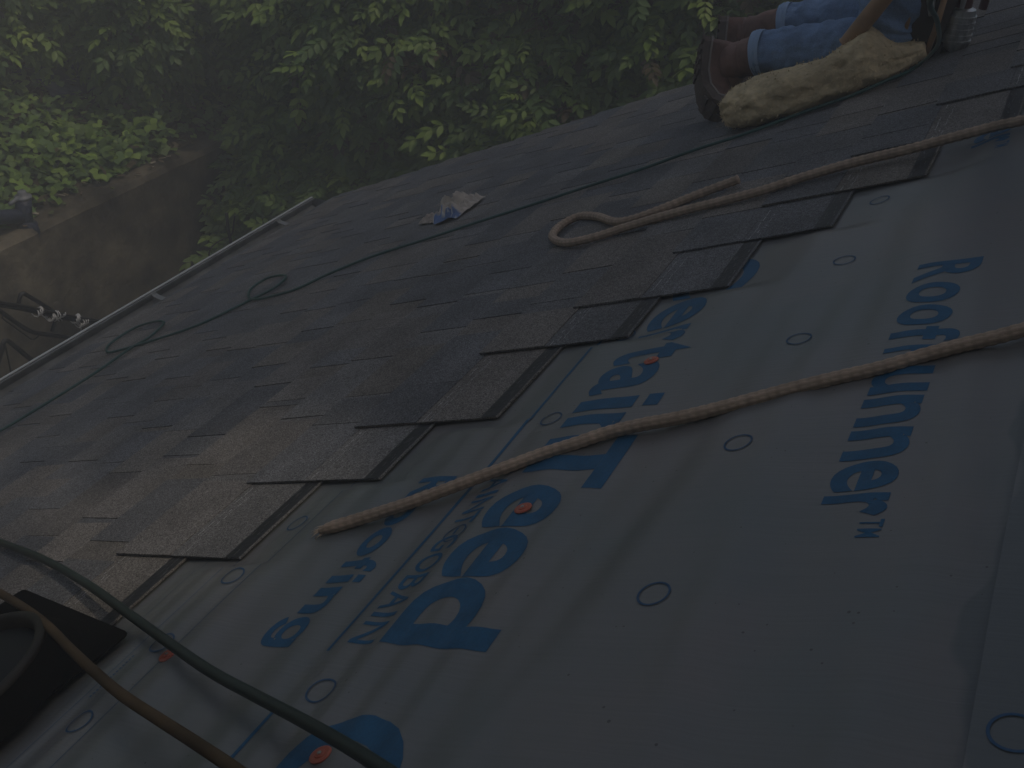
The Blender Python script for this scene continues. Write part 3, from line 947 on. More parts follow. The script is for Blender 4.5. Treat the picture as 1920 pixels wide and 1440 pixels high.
# hanging vine shrubs beyond the rake: leaves in drooping sprays over an uneven front
def front_y(x, z):
    b = 4.35 + .30 * (z + 2.2) + .42 * noise.noise(Vector((x * .75, z * .9, 1.1))) + .2 * noise.noise(Vector((x * 2.3, z * 2.6, 5)))
    b += .10 * max(0, -x - 1)
    return max(b, 3.98)
def vine_shrub(label, x0, x1, z0, z1, nspray, yoff=0.0, brown=.03, bright=.06, leafsize=(.14, .235), dark=1.0, patches=()):
    cx = (x0 + x1) / 2
    t = empty('vine_shrub', (cx, front_y(cx, -3) + yoff + .5, -4.3), label=label, cat='shrub', group='vine shrubs beyond the roof edge')
    pos = []; dr = []; nm = []; szs = []; cl = []
    tw = MB()
    for s in range(nspray):
        x = random.uniform(x0, x1); z = random.uniform(z0, z1)
        y = front_y(x, z) + yoff + random.uniform(-.03, .35) ** 1
        x += .18 * noise.noise(Vector((z * 3, x, 2)))
        out = Vector((random.gauss(0, .55), -1, random.uniform(-.1, .7))).normalized()
        L = random.uniform(.25, .55)
        p0 = Vector((x, y + .2, z)); 
        m_ = random.randint(5, 8)
        isb = any(abs(x - a) < c_ and abs(z - b) < c_ for a, b, c_ in patches)
        cols = leaf_cols(m_, .4 if isb else brown, bright, dark)
        pp = []
        for k in range(m_):
            tt = k / m_
            p = p0 + out * L * tt + Vector((0, 0, -.22 * tt * tt))
            pp.append(p)
            sd = Vector((random.gauss(0, 1), -random.random() * .8, random.gauss(-.25, .35))) + out * .5
            pos.append(p); dr.append(sd); nm.append(Vector((random.gauss(0, .28), -.55, 1)) + Vector((0, 0, 0)))
            szs.append(random.uniform(*leafsize)); cl.append(cols[k])
        if random.random() < .3: tw.tube(pp, .0025, 4, cap=False)
    scatter('foliage', CT, np.array(pos, float), np.array(dr, float), np.array(nm, float), np.array(szs), np.array(cl), t)
    # trunk and a few bare stems climbing inside
    for q in range(7):
        x = random.uniform(x0, x1)
        pts = [(cx * .4 + x * .6, front_y(cx, -3) + yoff + .55, -4.3)]
        for z in np.arange(-3.8, z1 + .2, .4):
            pts.append((x + .25 * noise.noise(Vector((z, x, 3))), front_y(x, z) + yoff + .22 + .15 * noise.noise(Vector((x, z * 2, 7))), z))
        tw.tube(catmull(pts, 5), list(np.linspace(.022, .005, len(catmull(pts, 5)))), 6)
    tw.build('trunk', M_bark, t, smooth=True)
    return t
vine_shrub('leafy vine shrub drooping over the far end of the retaining wall', -3.95, -2.75, -3.9, -.2, 1250, bright=.12)
vine_shrub('dense leafy shrub right behind the far gutter corner', -2.85, -1.75, -3.6, .1, 1200, bright=.16, patches=((-2.3, -.75, .16),))
vine_shrub('green shrub with brown withered sprays beyond the roof edge above the paper wrapper', -1.85, -.75, -3.0, .3, 1200, brown=.05, patches=((-1.05, -.95, .2), (-1.5, -.3, .18)))
vine_shrub('yellowish green shrub whose pale leaflets hang just left of the brown boots', -.85, .35, -2.4, .6, 1150, brown=.06, bright=.2)
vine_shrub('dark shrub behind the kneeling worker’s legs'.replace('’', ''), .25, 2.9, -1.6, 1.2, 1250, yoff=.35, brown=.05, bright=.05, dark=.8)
# a second, deeper row fills the gaps
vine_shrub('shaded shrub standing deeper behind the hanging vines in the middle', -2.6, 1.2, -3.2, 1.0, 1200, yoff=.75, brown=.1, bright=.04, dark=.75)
def bush(label, c, r, n, **k):
    t = empty('bush', (c[0], c[1], ground_z(c[0], c[1])), label=label, cat='bush', group='bushes on the bank')
    p = rng.normal(0, 1, (n, 3)); p /= np.linalg.norm(p, axis=1, keepdims=True)
    lump = np.array([1 + .35 * noise.noise(Vector(q * 1.7 + Vector(c).xyz[0] if False else (q[0] * 1.7 + c[0], q[1] * 1.7 + c[1], q[2] * 1.7))) for q in p])
    rr = lump * rng.uniform(.72, 1.0, n)
    pos = np.array(c) + p * rr[:, None] * np.array(r)
    pos[:, 2] = np.maximum(pos[:, 2], [ground_z(a, b) + .03 for a, b in pos[:, :2]])
    dr = p + rng.normal(0, .7, (n, 3)); dr[:, 2] -= .3
    nm = rng.normal(0, .35, (n, 3)) + np.array([.2, -.3, 1])
    scatter('foliage', CT, pos, dr, nm, rng.uniform(.14, .22, n), leaf_cols(n, k.get('brown', .03), k.get('bright', .1) * .5, k.get('dark', 1)), t)
    g = MB()
    for q in range(6):
        a = random.uniform(0, 2 * PI); e_ = Vector(c) + Vector((math.cos(a) * r[0] * .6, math.sin(a) * r[1] * .6, r[2] * .4))
        b0 = Vector((c[0], c[1], ground_z(c[0], c[1]) - .1))
        g.tube(catmull([b0, b0.lerp(e_, .5) + Vector((0, 0, .2)), e_], 5), list(np.linspace(.03, .008, 11)), 6)
    g.build('trunk', M_bark, t, smooth=True)
bush('broad leafy bush on the bank at the top left corner of the view', (-5.9, 4.0, -.75), (.85, .9, .85), 3442, bright=.15)
bush('leafy bush between the ivy bank and the end of the retaining wall', (-5.3, 5.9, -1.1), (.95, .9, 1.0), 3901, bright=.12)
bush('arching bush drooping from the bank beside the dark navy tarp', (-4.75, 4.9, -1.0), (.5, .6, .65), 1500, bright=.1)
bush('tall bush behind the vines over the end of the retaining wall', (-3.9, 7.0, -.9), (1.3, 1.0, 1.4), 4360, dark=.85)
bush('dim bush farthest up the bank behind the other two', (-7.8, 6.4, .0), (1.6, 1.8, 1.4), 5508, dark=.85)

# ivy carpet on the bank
n = 30000
xx = -4.10 - rng.random(n) ** 1.3 * 5.5; yy = rng.uniform(.8, 9.5, n)
keep = np.array([noise.noise(Vector((a * .9, b * .9, 4))) > -.5 or random.random() < .35 for a, b in zip(xx, yy)])
edge_k = (xx < -4.22 + .10 * np.sin(yy * 5)) | (rng.random(n) < .3)
keep &= edge_k
tarp_c = plane_x(155, 258, -5.0)
xx = xx[keep]; yy = yy[keep]; n = len(xx)
zz = np.array([ground_z(a, b) for a, b in zip(xx, yy)]) + np.abs(rng.normal(.05, .06, n))
pos = np.stack([xx, yy, zz], 1)
ang = rng.uniform(0, 2 * PI, n)
dr = np.stack([np.cos(ang), np.sin(ang), rng.normal(-.1, .25, n)], 1)
nm = rng.normal(0, .35, (n, 3)) + np.array([.35, -.15, 1])
iv = scatter('ground_cover', TT, pos, dr, nm, rng.uniform(.05, .10, n), leaf_cols(n, .05, .06) * np.array([1.0, 1.05, .95]))
tag(iv, 'low ivy and weeds carpeting the bank above the retaining wall', 'ground cover', kind='stuff')
# bits of leaf litter on the wall top
g = MB()
for q in range(160):
    y = random.uniform(1.5, 6); x = random.uniform(-4.35, -4.02); z = -1.822 + .01
    l = random.uniform(.01, .05); a = random.uniform(0, PI)
    g.box((0, 0, 0), (l, l * random.uniform(.15, .6), .004), random.choice([(.2, .16, .1), (.3, .27, .22), (.12, .09, .06), (.1, .12, .05)]),
          fn=lambda X, Y, Z, x=x, y=y, z=z, a=a: (x + X * math.cos(a) - Y * math.sin(a), y + X * math.sin(a) + Y * math.cos(a), z + Z))
tag(g.build('leaf_litter', M_paper), 'scattered dead leaves and grit along the top of the retaining wall', 'leaf litter', kind='stuff')
# navy tarp in the ivy
g = MB(); nn = 16; vs = []
for j in range(nn + 1):
    for i in range(nn + 1):
        a = i / nn - .5; b = j / nn - .5
        q = 1 + .3 * noise.noise(Vector((a * 3, b * 3, 2)))
        x = tarp_c.x + b * .30 * q; y = tarp_c.y + a * .62 * q
        vs.append((x, y, ground_z(x, y) + .15 + .04 * noise.noise(Vector((a * 5, b * 5, 6)))))
g.add(vs, [(j * (nn + 1) + i, j * (nn + 1) + i + 1, (j + 1) * (nn + 1) + i + 1, (j + 1) * (nn + 1) + i) for j in range(nn) for i in range(nn)])
g.add([(a, b, c - .02) for a, b, c in vs], [(j * (nn + 1) + i, (j + 1) * (nn + 1) + i, (j + 1) * (nn + 1) + i + 1, j * (nn + 1) + i + 1) for j in range(nn) for i in range(nn)])
tag(g.build('tarp', M_tarp, smooth=True), 'dark navy tarp half buried in the ivy bank', 'tarp')
# dark pipe with grey fitting at the left edge
p0 = plane_x(-60, 430, -4.1); p1 = plane_x(45, 405, -4.1); p2 = plane_x(42, 365, -4.1)
pipe = empty('standpipe', (p1.x, p1.y, -1.85), label='dark standpipe with a grey round fitting on the wall top at the left edge', cat='pipe')
g = MB(); g.tube(catmull([p0, p0.lerp(p1, .5) + Vector((0, 0, .03)), p1], 6), .045, 14); g.tube([p1 + Vector((0, 0, -.12)), p1, p2 + Vector((0, 0, -.02))], .05, 14)
g.tube([p1 + Vector((0, .02, -.10)), plane_x(50, 425, -4.05) + Vector((0, 0, -.05))], .07, 14)
g.build('pipe', M_tarp, pipe, smooth=True)
g = MB()
def PM(x, y, z): return p2 + Vector((x, y, z))
g.lathe([(.030, -.05), (.030, -.03), (.050, -.026), (.052, -.012), (.048, -.006), (.026, -.002), (.026, .022), (.018, .026), (.0005, .028)], PM, 24)
g.tube([p2 + Vector((0, -.03, -.01)), p2 + Vector((0.01, -.11, -.02))], .013, 10)
g.build('fitting', M_greypipe, pipe, smooth=True)

# service cables in front of the wall
def cable(name, pp, r, label, x=-3.0, jog=None):
    pts = [plane_x(a, b, x) for a, b in pp]
    g = MB(); g.tube(resample(catmull(pts, 10), .02), r, 10)
    o = g.build(name, M_black, smooth=True); return tag(o, label, 'cable', 'loose cables by the retaining wall')
e_ = empty('service_cable', plane_x(100, 592, -3.0), label='black service cable bundle with white ties crossing the retaining wall', cat='cable')
g = MB(); main = [(-160, 545), (-40, 565), (40, 578), (120, 595), (200, 608), (300, 622), (420, 640)]
mp_ = [plane_x(a, b, -3.0) for a, b in main]
g.tube(resample(catmull(mp_, 10), .02), .014, 12); g.tube(resample(catmull([p + Vector((.02, 0, .022)) for p in mp_], 10), .02), .007, 8)
g.build('cable', M_black, e_, smooth=True)
for px, py in ((72, 585), (97, 594), (108, 592), (143, 598), (152, 606)):
    g = MB(); c = plane_x(px, py, -2.985)
    for q in range(5):
        a0 = random.uniform(0, 6); pts = [c + Vector((.0, .012 * q - .03, 0)) + Vector((.02 * math.cos(a0 + k * .9), .004 * k, .02 * math.sin(a0 + k * .9))) for k in range(6)]
        g.tube(pts, .0035, 5)
    g.tube([c, c + Vector((0, random.uniform(-.05, .06), -random.uniform(.04, .09)))], .0025, 5)
    g.build('tie', M_tape, e_, smooth=True)
cable('loop_cable', [(32, 580), (38, 556), (40, 551), (46, 551), (70, 565), (98, 583), (104, 592), (103, 605), (97, 622)], .011, 'black cable bent up in a peak above the tied bundle')
cable('loop_cable', [(-40, 560), (0, 583), (30, 605), (60, 622), (100, 629), (140, 635), (200, 645)], .012, 'black cable sagging below the tied bundle')
cable('loop_cable', [(6, 590), (4, 596), (20, 608), (45, 626), (62, 637), (72, 630), (80, 622)], .004, 'thin black wire looping beneath the sagging cable')
cable('loop_cable', [(-10, 700), (4, 655), (6, 642), (14, 639), (35, 655), (60, 675), (90, 690)], .013, 'lowest black cable bent in a peak at the left edge')
cable('loop_cable', [(8, 640), (14, 665), (20, 695), (24, 720)], .005, 'thin wire dropping from the lowest cable peak')
cable('loop_cable', [(425, 400), (428, 430), (436, 470)], .012, 'dark downpipe wire beside the vines behind the gutter', x=-3.6)
cable('loop_cable', [(440, 405), (434, 440), (415, 450), (398, 462), (392, 478), (400, 490)], .006, 'thin curly wire by the vines behind the gutter', x=-3.6)

# ------------------------------------------------------------------ the roofer
def skin(name, nodes, links, root, mt, parent=None, sub=2):
    bm = bmesh.new()
    vs = [bm.verts.new(W(*n[:3])) for n in nodes]
    for a, b in links: bm.edges.new((vs[a], vs[b]))
    me = bpy.data.meshes.new(name); bm.to_mesh(me); bm.free()
    o = bpy.data.objects.new(name, me); C.objects.link(o)
    md = o.modifiers.new('Skin', 'SKIN')
    sv = me.skin_vertices[0].data
    for i, n in enumerate(nodes):
        r = n[3] if hasattr(n[3], '__len__') else (n[3], n[3])
        sv[i].radius = r; sv[i].use_root = (i == root)
    md.use_smooth_shade = True
    s = o.modifiers.new('Sub', 'SUBSURF'); s.levels = sub; s.render_levels = sub
    bpy.context.view_layer.update()
    dg = bpy.context.evaluated_depsgraph_get()
    m2 = bpy.data.meshes.new_from_object(o.evaluated_get(dg))
    m2.materials.clear(); m2.materials.append(mt)
    C.objects.unlink(o); bpy.data.objects.remove(o)
    o = bpy.data.objects.new(name, m2); C.objects.link(o)
    m2.polygons.foreach_set('use_smooth', [True] * len(m2.polygons))
    if parent: attach(o, parent)
    return o
worker = empty('person', W(2.5, .7, .03), label='kneeling worker in blue jeans and brown boots seen from the feet to the thighs', cat='person')
# world up in roof terms: v += sin, h += cos
def UPP(base, dz, du=0, dv=0): return (base[0] + du, base[1] + dv + dz * .5, base[2] + dz * .866)
kR, kL = (2.43, .945, .090), (2.74, .965, .11)
hipR, hipL = UPP(kR, .42, .03, .0), UPP(kL, .42, -.06, -.03)
pel = ((hipR[0] + hipL[0]) / 2, (hipR[1] + hipL[1]) / 2 - .02, (hipR[2] + hipL[2]) / 2 + .06)
chest = UPP(pel, .34, 0, .12); neck = UPP(pel, .52, 0, .20); head = UPP(neck, .16, 0, .06); top = UPP(head, .09, 0, .02)
shR, shL = (neck[0] - .19, neck[1] - .01, neck[2] - .06), (neck[0] + .19, neck[1] - .01, neck[2] - .06)
elR, elL = (shR[0] - .06, shR[1] + .20, shR[2] - .16), (shL[0] + .06, shL[1] + .2, shL[2] - .16)
wrR, wrL = (elR[0] + .08, elR[1] + .24, elR[2] - .02), (elL[0] - .08, elL[1] + .24, elL[2] - .02)
aR, aL = (2.475, .505, .165), (2.80, .445, .185)
# the body: one surface
nodes = [(*pel, .10), (*hipR, .075), (*kR, .045), (aR[0], aR[1], aR[2], .045), (*hipL, .075), (*kL, .045), (aL[0], aL[1], aL[2], .045),
         (*chest, (.16, .12)), (*neck, .055), (*head, (.075, .09)), (*top, .06), (*shR, .055), (*elR, .042), (*wrR, .028), (*shL, .055), (*elL, .042), (*wrL, .028),
         (aR[0], aR[1] - .11, aR[2] - .09, .035), (aL[0], aL[1] - .11, aL[2] - .09, .035)]
links = [(0, 1), (1, 2), (2, 3), (0, 4), (4, 5), (5, 6), (0, 7), (7, 8), (8, 9), (9, 10), (7, 11), (11, 12), (12, 13), (7, 14), (14, 15), (15, 16), (3, 17), (6, 18)]
nb = len(nodes)
for w_, e0, sg in ((wrR, elR, 1), (wrL, elL, -1)):
    iw = 13 if sg == 1 else 16
    pm = (w_[0] + sg * .01, w_[1] + .07, w_[2] - .03)
    nodes.append((*pm, (.034, .016))); ip = len(nodes) - 1; links.append((iw, ip))
    for q in range(4):
        f0 = (pm[0] + sg * (q - 1.5) * .020, pm[1] + .045, pm[2] - .01); L = (.034, .040, .038, .030)[q]
        nodes.append((*f0, .009)); a = len(nodes) - 1; links.append((ip, a))
        nodes.append((f0[0], f0[1] + L * .8, f0[2] - L * .5, .008)); links.append((a, a + 1))
        nodes.append((f0[0], f0[1] + L * .9, f0[2] - L * 1.3, .0065)); links.append((a + 1, a + 2))
    t0 = (w_[0] + sg * .04, w_[1] + .045, w_[2] - .03)
    nodes.append((*t0, .010)); a = len(nodes) - 1; links.append((iw, a))
    nodes.append((t0[0] + sg * .022, t0[1] + .035, t0[2] - .012, .009)); links.append((a, a + 1))
skin('body', nodes, links, 0, M_skin, worker)
# jeans: two legs and the seat, over the body
def lerp3(a, b, t): return tuple(a[i] + (b[i] - a[i]) * t for i in range(3))
def off(p, du=0, dv=0, dh=0): return (p[0] + du, p[1] + dv, p[2] + dh)
cfR, cfL = off(lerp3(aR, kR, .12), 0, 0, .012), off(lerp3(aL, kL, .22), 0, 0, .012)
def tube_along(g, P, radii, seg=28, wr=.0, col=None, open_end=True, seed=0):
    pts = catmull([W(*p) for p in P], 12)
    n = len(pts); rr = np.interp(np.linspace(0, 1, n), np.linspace(0, 1, len(radii)), radii)
    a0 = g.n
    t = (pts[1] - pts[0]).normalized(); a = t.cross(EN).normalized(); vs = []
    for i in range(n):
        t = (pts[min(i + 1, n - 1)] - pts[max(i - 1, 0)]).normalized(); a = (a - t * a.dot(t)).normalized(); b = t.cross(a)
        for s in range(seg):
            th = 2 * PI * s / seg
            k = 1 + wr * (.9 * noise.noise(Vector((math.cos(th) * 3.5 + seed, math.sin(th) * 3.5, i * .9))) + noise.noise(Vector((math.cos(th) * 1.2 + seed, math.sin(th) * 1.2, i * .33))) + .6 * math.sin(i * 1.15 + 1.6 * math.sin(th + seed)) * (.35 + .65 * abs(noise.noise(Vector((i * .11, seed, th * .4))))))
            vs.append(pts[i] + (a * math.cos(th) + b * math.sin(th)) * rr[i] * k)
    g.add(vs, [(i * seg + s, i * seg + (s + 1) % seg, (i + 1) * seg + (s + 1) % seg, (i + 1) * seg + s) for i in range(n - 1) for s in range(seg)])
    return pts, rr
for nm_, cf, kk, hp, an, sd in (('near', cfR, kR, hipR, aR, 1.0), ('far', cfL, kL, hipL, aL, 5.0)):
    g = MB()
    bend = off(kk, 0, -.03, .01)
    tube_along(g, [cf, lerp3(cf, kk, .35), lerp3(cf, kk, .7), off(kk, 0, -.03, -.005), off(kk, 0, .012, .06), lerp3(kk, hp, .4), lerp3(kk, hp, .75), hp],
               [.066, .070, .078, .084, .090, .094, .104, .118, .125], 44, .12, seed=sd)
    jo = g.build('jeans_leg', M_jean, worker, smooth=True)
    s_ = jo.modifiers.new('sub', 'SUBSURF'); s_.levels = 1; s_.render_levels = 1
    so_ = jo.modifiers.new('thick', 'SOLIDIFY'); so_.thickness = .003; so_.offset = -1
    g = MB()
    tube_along(g, [off(cf, 0, -.004, 0), lerp3(cf, kk, .03), lerp3(cf, kk, .07)], [.069, .0705, .0695], 36, .03, seed=sd)
    hm = g.build('hem', M_jean_seam, None, smooth=True); hm.parent = jo
g = MB(); tube_along(g, [off(pel, 0, -.02, -.12), pel, off(pel, 0, .06, .10)], [.175, .17, .15], 32, .03)
g.build('jeans_seat', M_jean, worker, smooth=True)
g = MB(); tube_along(g, [off(pel, 0, .04, .07), chest, off(neck, 0, -.02, -.05), off(neck, 0, 0, .0)], [.165, .185, .12, .06], 32, .04)
tube_along(g, [off(neck, 0, 0, -.05), shR, lerp3(shR, elR, .75)], [.07, .078, .06], 20, .05); tube_along(g, [off(neck, 0, 0, -.05), shL, lerp3(shL, elL, .75)], [.07, .078, .06], 20, .05)
g.build('shirt', M_shirt, worker, smooth=True)
g = MB(); hc = W(*head)
def HM(x, y, z): return hc + EU * x + Vector((1, 0, 0)) * y * 1.15 + Vector((0, 0, 1)) * z
g.lathe([(.088, .02), (.096, .05), (.09, .09), (.06, .125), (.0005, .135)], HM, 24)
g.build('hair', M_hair, worker, smooth=True)
g = MB()
for sx in (-1, 1):
    c = hc + Vector((.098, 0, .03)) + EU * sx * .03
    g.lathe([(.0005, .008), (.008, .005), (.011, 0), (.008, -.006), (.0005, -.008)], lambda x, y, z, c=c: c + Vector((x * .5, y, z)), 10)
g.tube([hc + Vector((.1, 0, .02)), hc + Vector((.128, 0, -.012)), hc + Vector((.1, 0, -.02))], [.008, .014, .006], 8)
g.build('face_features', M_skin, worker, smooth=True)
# boots: foot standing on its toe, sole turned down the slope
def boot(path, ank, cuff, seed):
    """path: the sole from the toe tip round the bent ball of the foot up to the heel"""
    root = MB(); P = catmull([W(*p) for p in path], 12)
    cum = [0]
    for a, b in zip(P[:-1], P[1:]): cum.append(cum[-1] + (b - a).length)
    Lf = cum[-1]
    Aw = Vector(W(*ank)); Cw = Vector(W(*cuff))
    pl = (P[-1] - P[0]).normalized()
    up0 = (Aw - (P[0] + pl * pl.dot(Aw - P[0]))).normalized()
    sd = pl.cross(up0).normalized()
    def frame(s):
        s = s * Lf; s_c = min(max(s, 0), Lf)
        i = 0
        while i < len(cum) - 2 and cum[i + 1] < s_c: i += 1
        t = (s_c - cum[i]) / (cum[i + 1] - cum[i])
        c = P[i].lerp(P[i + 1], t); k0 = max(0, i - 2); k1 = min(len(P) - 1, i + 3)
        ax = (P[k1] - P[k0]).normalized(); ax = (ax - sd * ax.dot(sd)).normalized()
        c = c + ax * (s - s_c)
        return c, ax, sd.cross(ax).normalized() if sd.cross(ax).dot(up0) > 0 else ax.cross(sd).normalized()
    st = [(-.05, .014, .020), (-.02, .032, .036), (.06, .045, .048), (.2, .050, .056), (.36, .050, .066), (.52, .044, .082), (.66, .041, .100), (.8, .041, .112), (.93, .037, .112), (1.02, .016, .08)]
    vs = []; seg = 20
    for (s, hw, ht) in st:
        c, ax, upd = frame(s)
        for q in range(seg):
            th = PI * q / (seg - 1)
            k = 1 + .06 * noise.noise(Vector((s * 7 + seed, th * 2, 1)))
            vs.append(c + sd * (hw * math.cos(th)) * k + upd * (.002 + ht * (math.sin(th) ** .8) * k))
    fs = [(i * seg + j, i * seg + j + 1, (i + 1) * seg + j + 1, (i + 1) * seg + j) for i in range(len(st) - 1) for j in range(seg - 1)]
    root.add(vs, fs)
    root.add([vs[i] for i in range(seg)], [tuple(range(seg))]); root.add([vs[(len(st) - 1) * seg + i] for i in range(seg)], [tuple(range(seg))[::-1]])
    c, ax, upd = frame(.84)
    hb = c + upd * .05
    pts = catmull([hb, hb.lerp(Aw, .6), Aw, Aw.lerp(Cw, .6), Cw], 6)
    m_ = len(pts); a = sd.copy(); vs = []
    for i, p in enumerate(pts):
        t = (pts[min(i + 1, m_ - 1)] - pts[max(i - 1, 0)]).normalized(); a = (a - t * a.dot(t)).normalized(); b = t.cross(a)
        r = .050 + .008 * i / m_
        for s in range(24):
            th = 2 * PI * s / 24
            k = 1 + .08 * noise.noise(Vector((math.cos(th) * 1.5 + seed, math.sin(th) * 1.5, i * .35))) + .035 * math.sin(i * 1.3 + seed + th)
            vs.append(p + (a * math.cos(th) * .92 + b * math.sin(th) * 1.1) * r * k)
    root.add(vs, [(i * 24 + s, i * 24 + (s + 1) % 24, (i + 1) * 24 + (s + 1) % 24, (i + 1) * 24 + s) for i in range(m_ - 1) for s in range(24)])
    o = root.build('boot', M_boot, worker, smooth=True)
    sts = [(-.085, .010), (-.07, .022), (-.02, .037), (.08, .048), (.2, .054), (.34, .054), (.5, .046), (.64, .043), (.8, .045), (.93, .041), (1.0, .030), (1.03, .012)]
    def slab(g, z0, z1, e):
        rows = []
        for s, hw in sts:
            c, ax, upd = frame(s)
            rows.append([c + sd * (hw + e) + upd * z0, c + sd * (hw + e) + upd * z1, c - sd * (hw + e) + upd * z1, c - sd * (hw + e) + upd * z0])
        vs = [p for r in rows for p in r]; n_ = len(rows)
        g.add(vs, [(i * 4 + j, i * 4 + (j + 1) % 4, (i + 1) * 4 + (j + 1) % 4, (i + 1) * 4 + j) for i in range(n_ - 1) for j in range(4)] + [(3, 2, 1, 0), tuple((n_ - 1) * 4 + j for j in range(4))])
    g = MB(); slab(g, -.024, -.002, .002)
    for q in range(11):
        s = .02 + q * .095
        if 5 <= q <= 6: continue
        c, ax, upd = frame(s)
        for y in (-.024, .024):
            g.box((-.009, -.016, -.030), (.009, .016, -.0242), fn=lambda X, Y, Z, c=c + sd * y, ax=ax, upd=upd: c + ax * X + sd * Y + upd * Z)
    so2 = g.build('sole', M_sole); so2.parent = o
    g = MB(); slab(g, -.0015, .0040, .0065)
    we = g.build('welt', M_welt); we.parent = o
    return o
boot([(2.355, .505, .055), (2.37, .445, .055), (2.395, .398, .085), (2.425, .392, .155), (2.465, .425, .245)], aR, off(cfR, 0, .03, 0), 1)
boot([(2.72, .43, .055), (2.73, .375, .058), (2.75, .34, .09), (2.77, .345, .16), (2.80, .375, .255)], aL, off(cfL, 0, .03, 0), 4)

# foam kneeling pad
g = MB()
AX = [(2.24, .50, .070), (2.235, .54, .078), (2.22, .62, .080), (2.225, .71, .078), (2.25, .80, .076), (2.28, .87, .085), (2.31, .93, .092), (2.345, .985, .062), (2.39, 1.045, .055)]
ru = [.05, .10, .105, .105, .10, .10, .095, .07, .05]; rh = [.03, .052, .060, .058, .052, .062, .070, .036, .022]
cp = catmull([Vector(a) for a in AX], 10); n = len(cp); tt = np.linspace(0, 1, n)
RU = np.interp(tt, np.linspace(0, 1, 9), ru); RH = np.interp(tt, np.linspace(0, 1, 9), rh)
seg = 56; vs = []
for i, c in enumerate(cp):
    for s in range(seg):
        th = 2 * PI * s / seg; cc, ssn = math.cos(th), math.sin(th)
        sq = (abs(cc) ** 3.2 + abs(ssn) ** 3.2) ** (-1 / 3.2)
        k = 1 + .13 * noise.noise(Vector((c.y * 9, cc * 1.3, ssn * 1.3))) + .07 * noise.noise(Vector((c.y * 26, cc * 3.4, ssn * 3.4))) + .035 * noise.noise(Vector((c.y * 70, cc * 8, ssn * 8)))
        pit = noise.noise(Vector((c.y * 18 + 5, cc * 2.6, ssn * 2.6)))
        if pit > .42: k -= (pit - .42) * .55
        h = c.z + RH[i] * ssn * sq * k
        vs.append(W(c.x + RU[i] * cc * sq * k, c.y + .008 * noise.noise(Vector((c.y * 20, cc * 3, ssn * 3))), max(h, .024)))
g.add(vs, [(i * seg + s, i * seg + (s + 1) % seg, (i + 1) * seg + (s + 1) % seg, (i + 1) * seg + s) for i in range(n - 1) for s in range(seg)] + [tuple(range(seg))[::-1], tuple((n - 1) * seg + s for s in range(seg))])
for q in range(2200):     # torn crumbs and fibres of the foam
    i = random.randrange(2, n - 2); s = random.randrange(seg); p = Vector(vs[i * seg + s]); c = W(*cp[i]); d = (p - c)
    if d.length < .01: continue
    d.normalize(); r = Vector((random.gauss(0, 1), random.gauss(0, 1), random.gauss(0, 1))).normalized()
    p += r * .004; a = d.cross(r).normalized() * random.uniform(.001, .0028)
    g.add([p - a, p + a, p + (d * .8 + r * .6) * random.uniform(.003, .008)], [(0, 1, 2)])
tag(g.build('foam_pad', M_foam, smooth=True), 'torn yellow foam pad beside the kneeling worker’s jeans'.replace('’', ''), 'foam pad')

# hammer hanging at the hip, only its wooden handle in view
def at_depth(px, py, u):      # point on the vertical plane at distance u along the eave
    d = pix_ray(px, py); return CAM + d * ((u - CAM.y) / d.y)
h0 = at_depth(1586, 84, 2.30); h1 = at_depth(1672, -22, 2.30); h2 = at_depth(1735, -100, 2.31)
ham = empty('hammer', h2, label='wooden handled hammer hanging at the worker hip over the jeans', cat='hammer')
g = MB(); pts = catmull([h0, h0.lerp(h1, .06), h0.lerp(h1, .3), h1, h2], 8)
g.tube(pts, list(np.interp(np.linspace(0, 1, len(pts)), [0, .05, .2, .6, 1], [.020, .025, .022, .0235, .020])), 16)
g.build('handle', M_handle, ham, smooth=True)
g = MB(); dd = (h2 - h0).normalized(); sdv = EU; pv = dd.cross(sdv).normalized()
g.tube([h2 - pv * .06, h2 - pv * .03, h2, h2 + pv * .05, h2 + pv * .09 - dd * .03], [.017, .015, .018, .010, .004], 12)
g.build('head', M_steel, ham, smooth=True)

# tool pouch
pc = at_depth(1737, 40, 2.42)
po = empty('tool_pouch', at_depth(1735, 118, 2.42), label='dark leather tool pouch hanging in front of the worker knee', cat='tool pouch')
rt = (CX - EU * CX.dot(EU)).normalized(); zz_ = Vector((0, 0, 1))
g = MB(); vs = []; seg = 24
for j, (z, a, b) in enumerate(((-.12, .030, .020), (-.11, .045, .035), (-.05, .055, .05), (.03, .062, .055), (.10, .066, .058), (.16, .062, .05))):
    for s in range(seg):
        th = 2 * PI * s / seg; k = 1 + .06 * noise.noise(Vector((math.cos(th), math.sin(th), z * 12)))
        vs.append(pc + rt * (a * math.cos(th) * k) + EU * (b * math.sin(th) * k) + zz_ * (z + .01))
g.add(vs, [(i * seg + s, i * seg + (s + 1) % seg, (i + 1) * seg + (s + 1) % seg, (i + 1) * seg + s) for i in range(5) for s in range(seg)] + [tuple(range(seg))[::-1]])
g.build('bag', M_pouch, po, smooth=True)
g = MB(); g.tube([pc + rt * -.04 + EU * -.05 + zz_ * .1, pc + rt * -.042 + EU * -.056 + zz_ * .0, pc + rt * -.038 + EU * -.05 + zz_ * -.08], .006, 8)
g.tube([pc + rt * .03 + EU * -.06 + zz_ * .14, pc + rt * .034 + EU * -.06 + zz_ * .0, pc + rt * .03 + EU * -.045 + zz_ * -.09], .008, 8)
g.build('strap', M_handle, po, smooth=True)
g = MB(); g.tube([pc + rt * .0 + EU * -.06 + zz_ * .07, pc + rt * .012 + EU * -.062 + zz_ * .03], [.012, .006], 8)
g.build('buckle', M_silver, po, smooth=True)

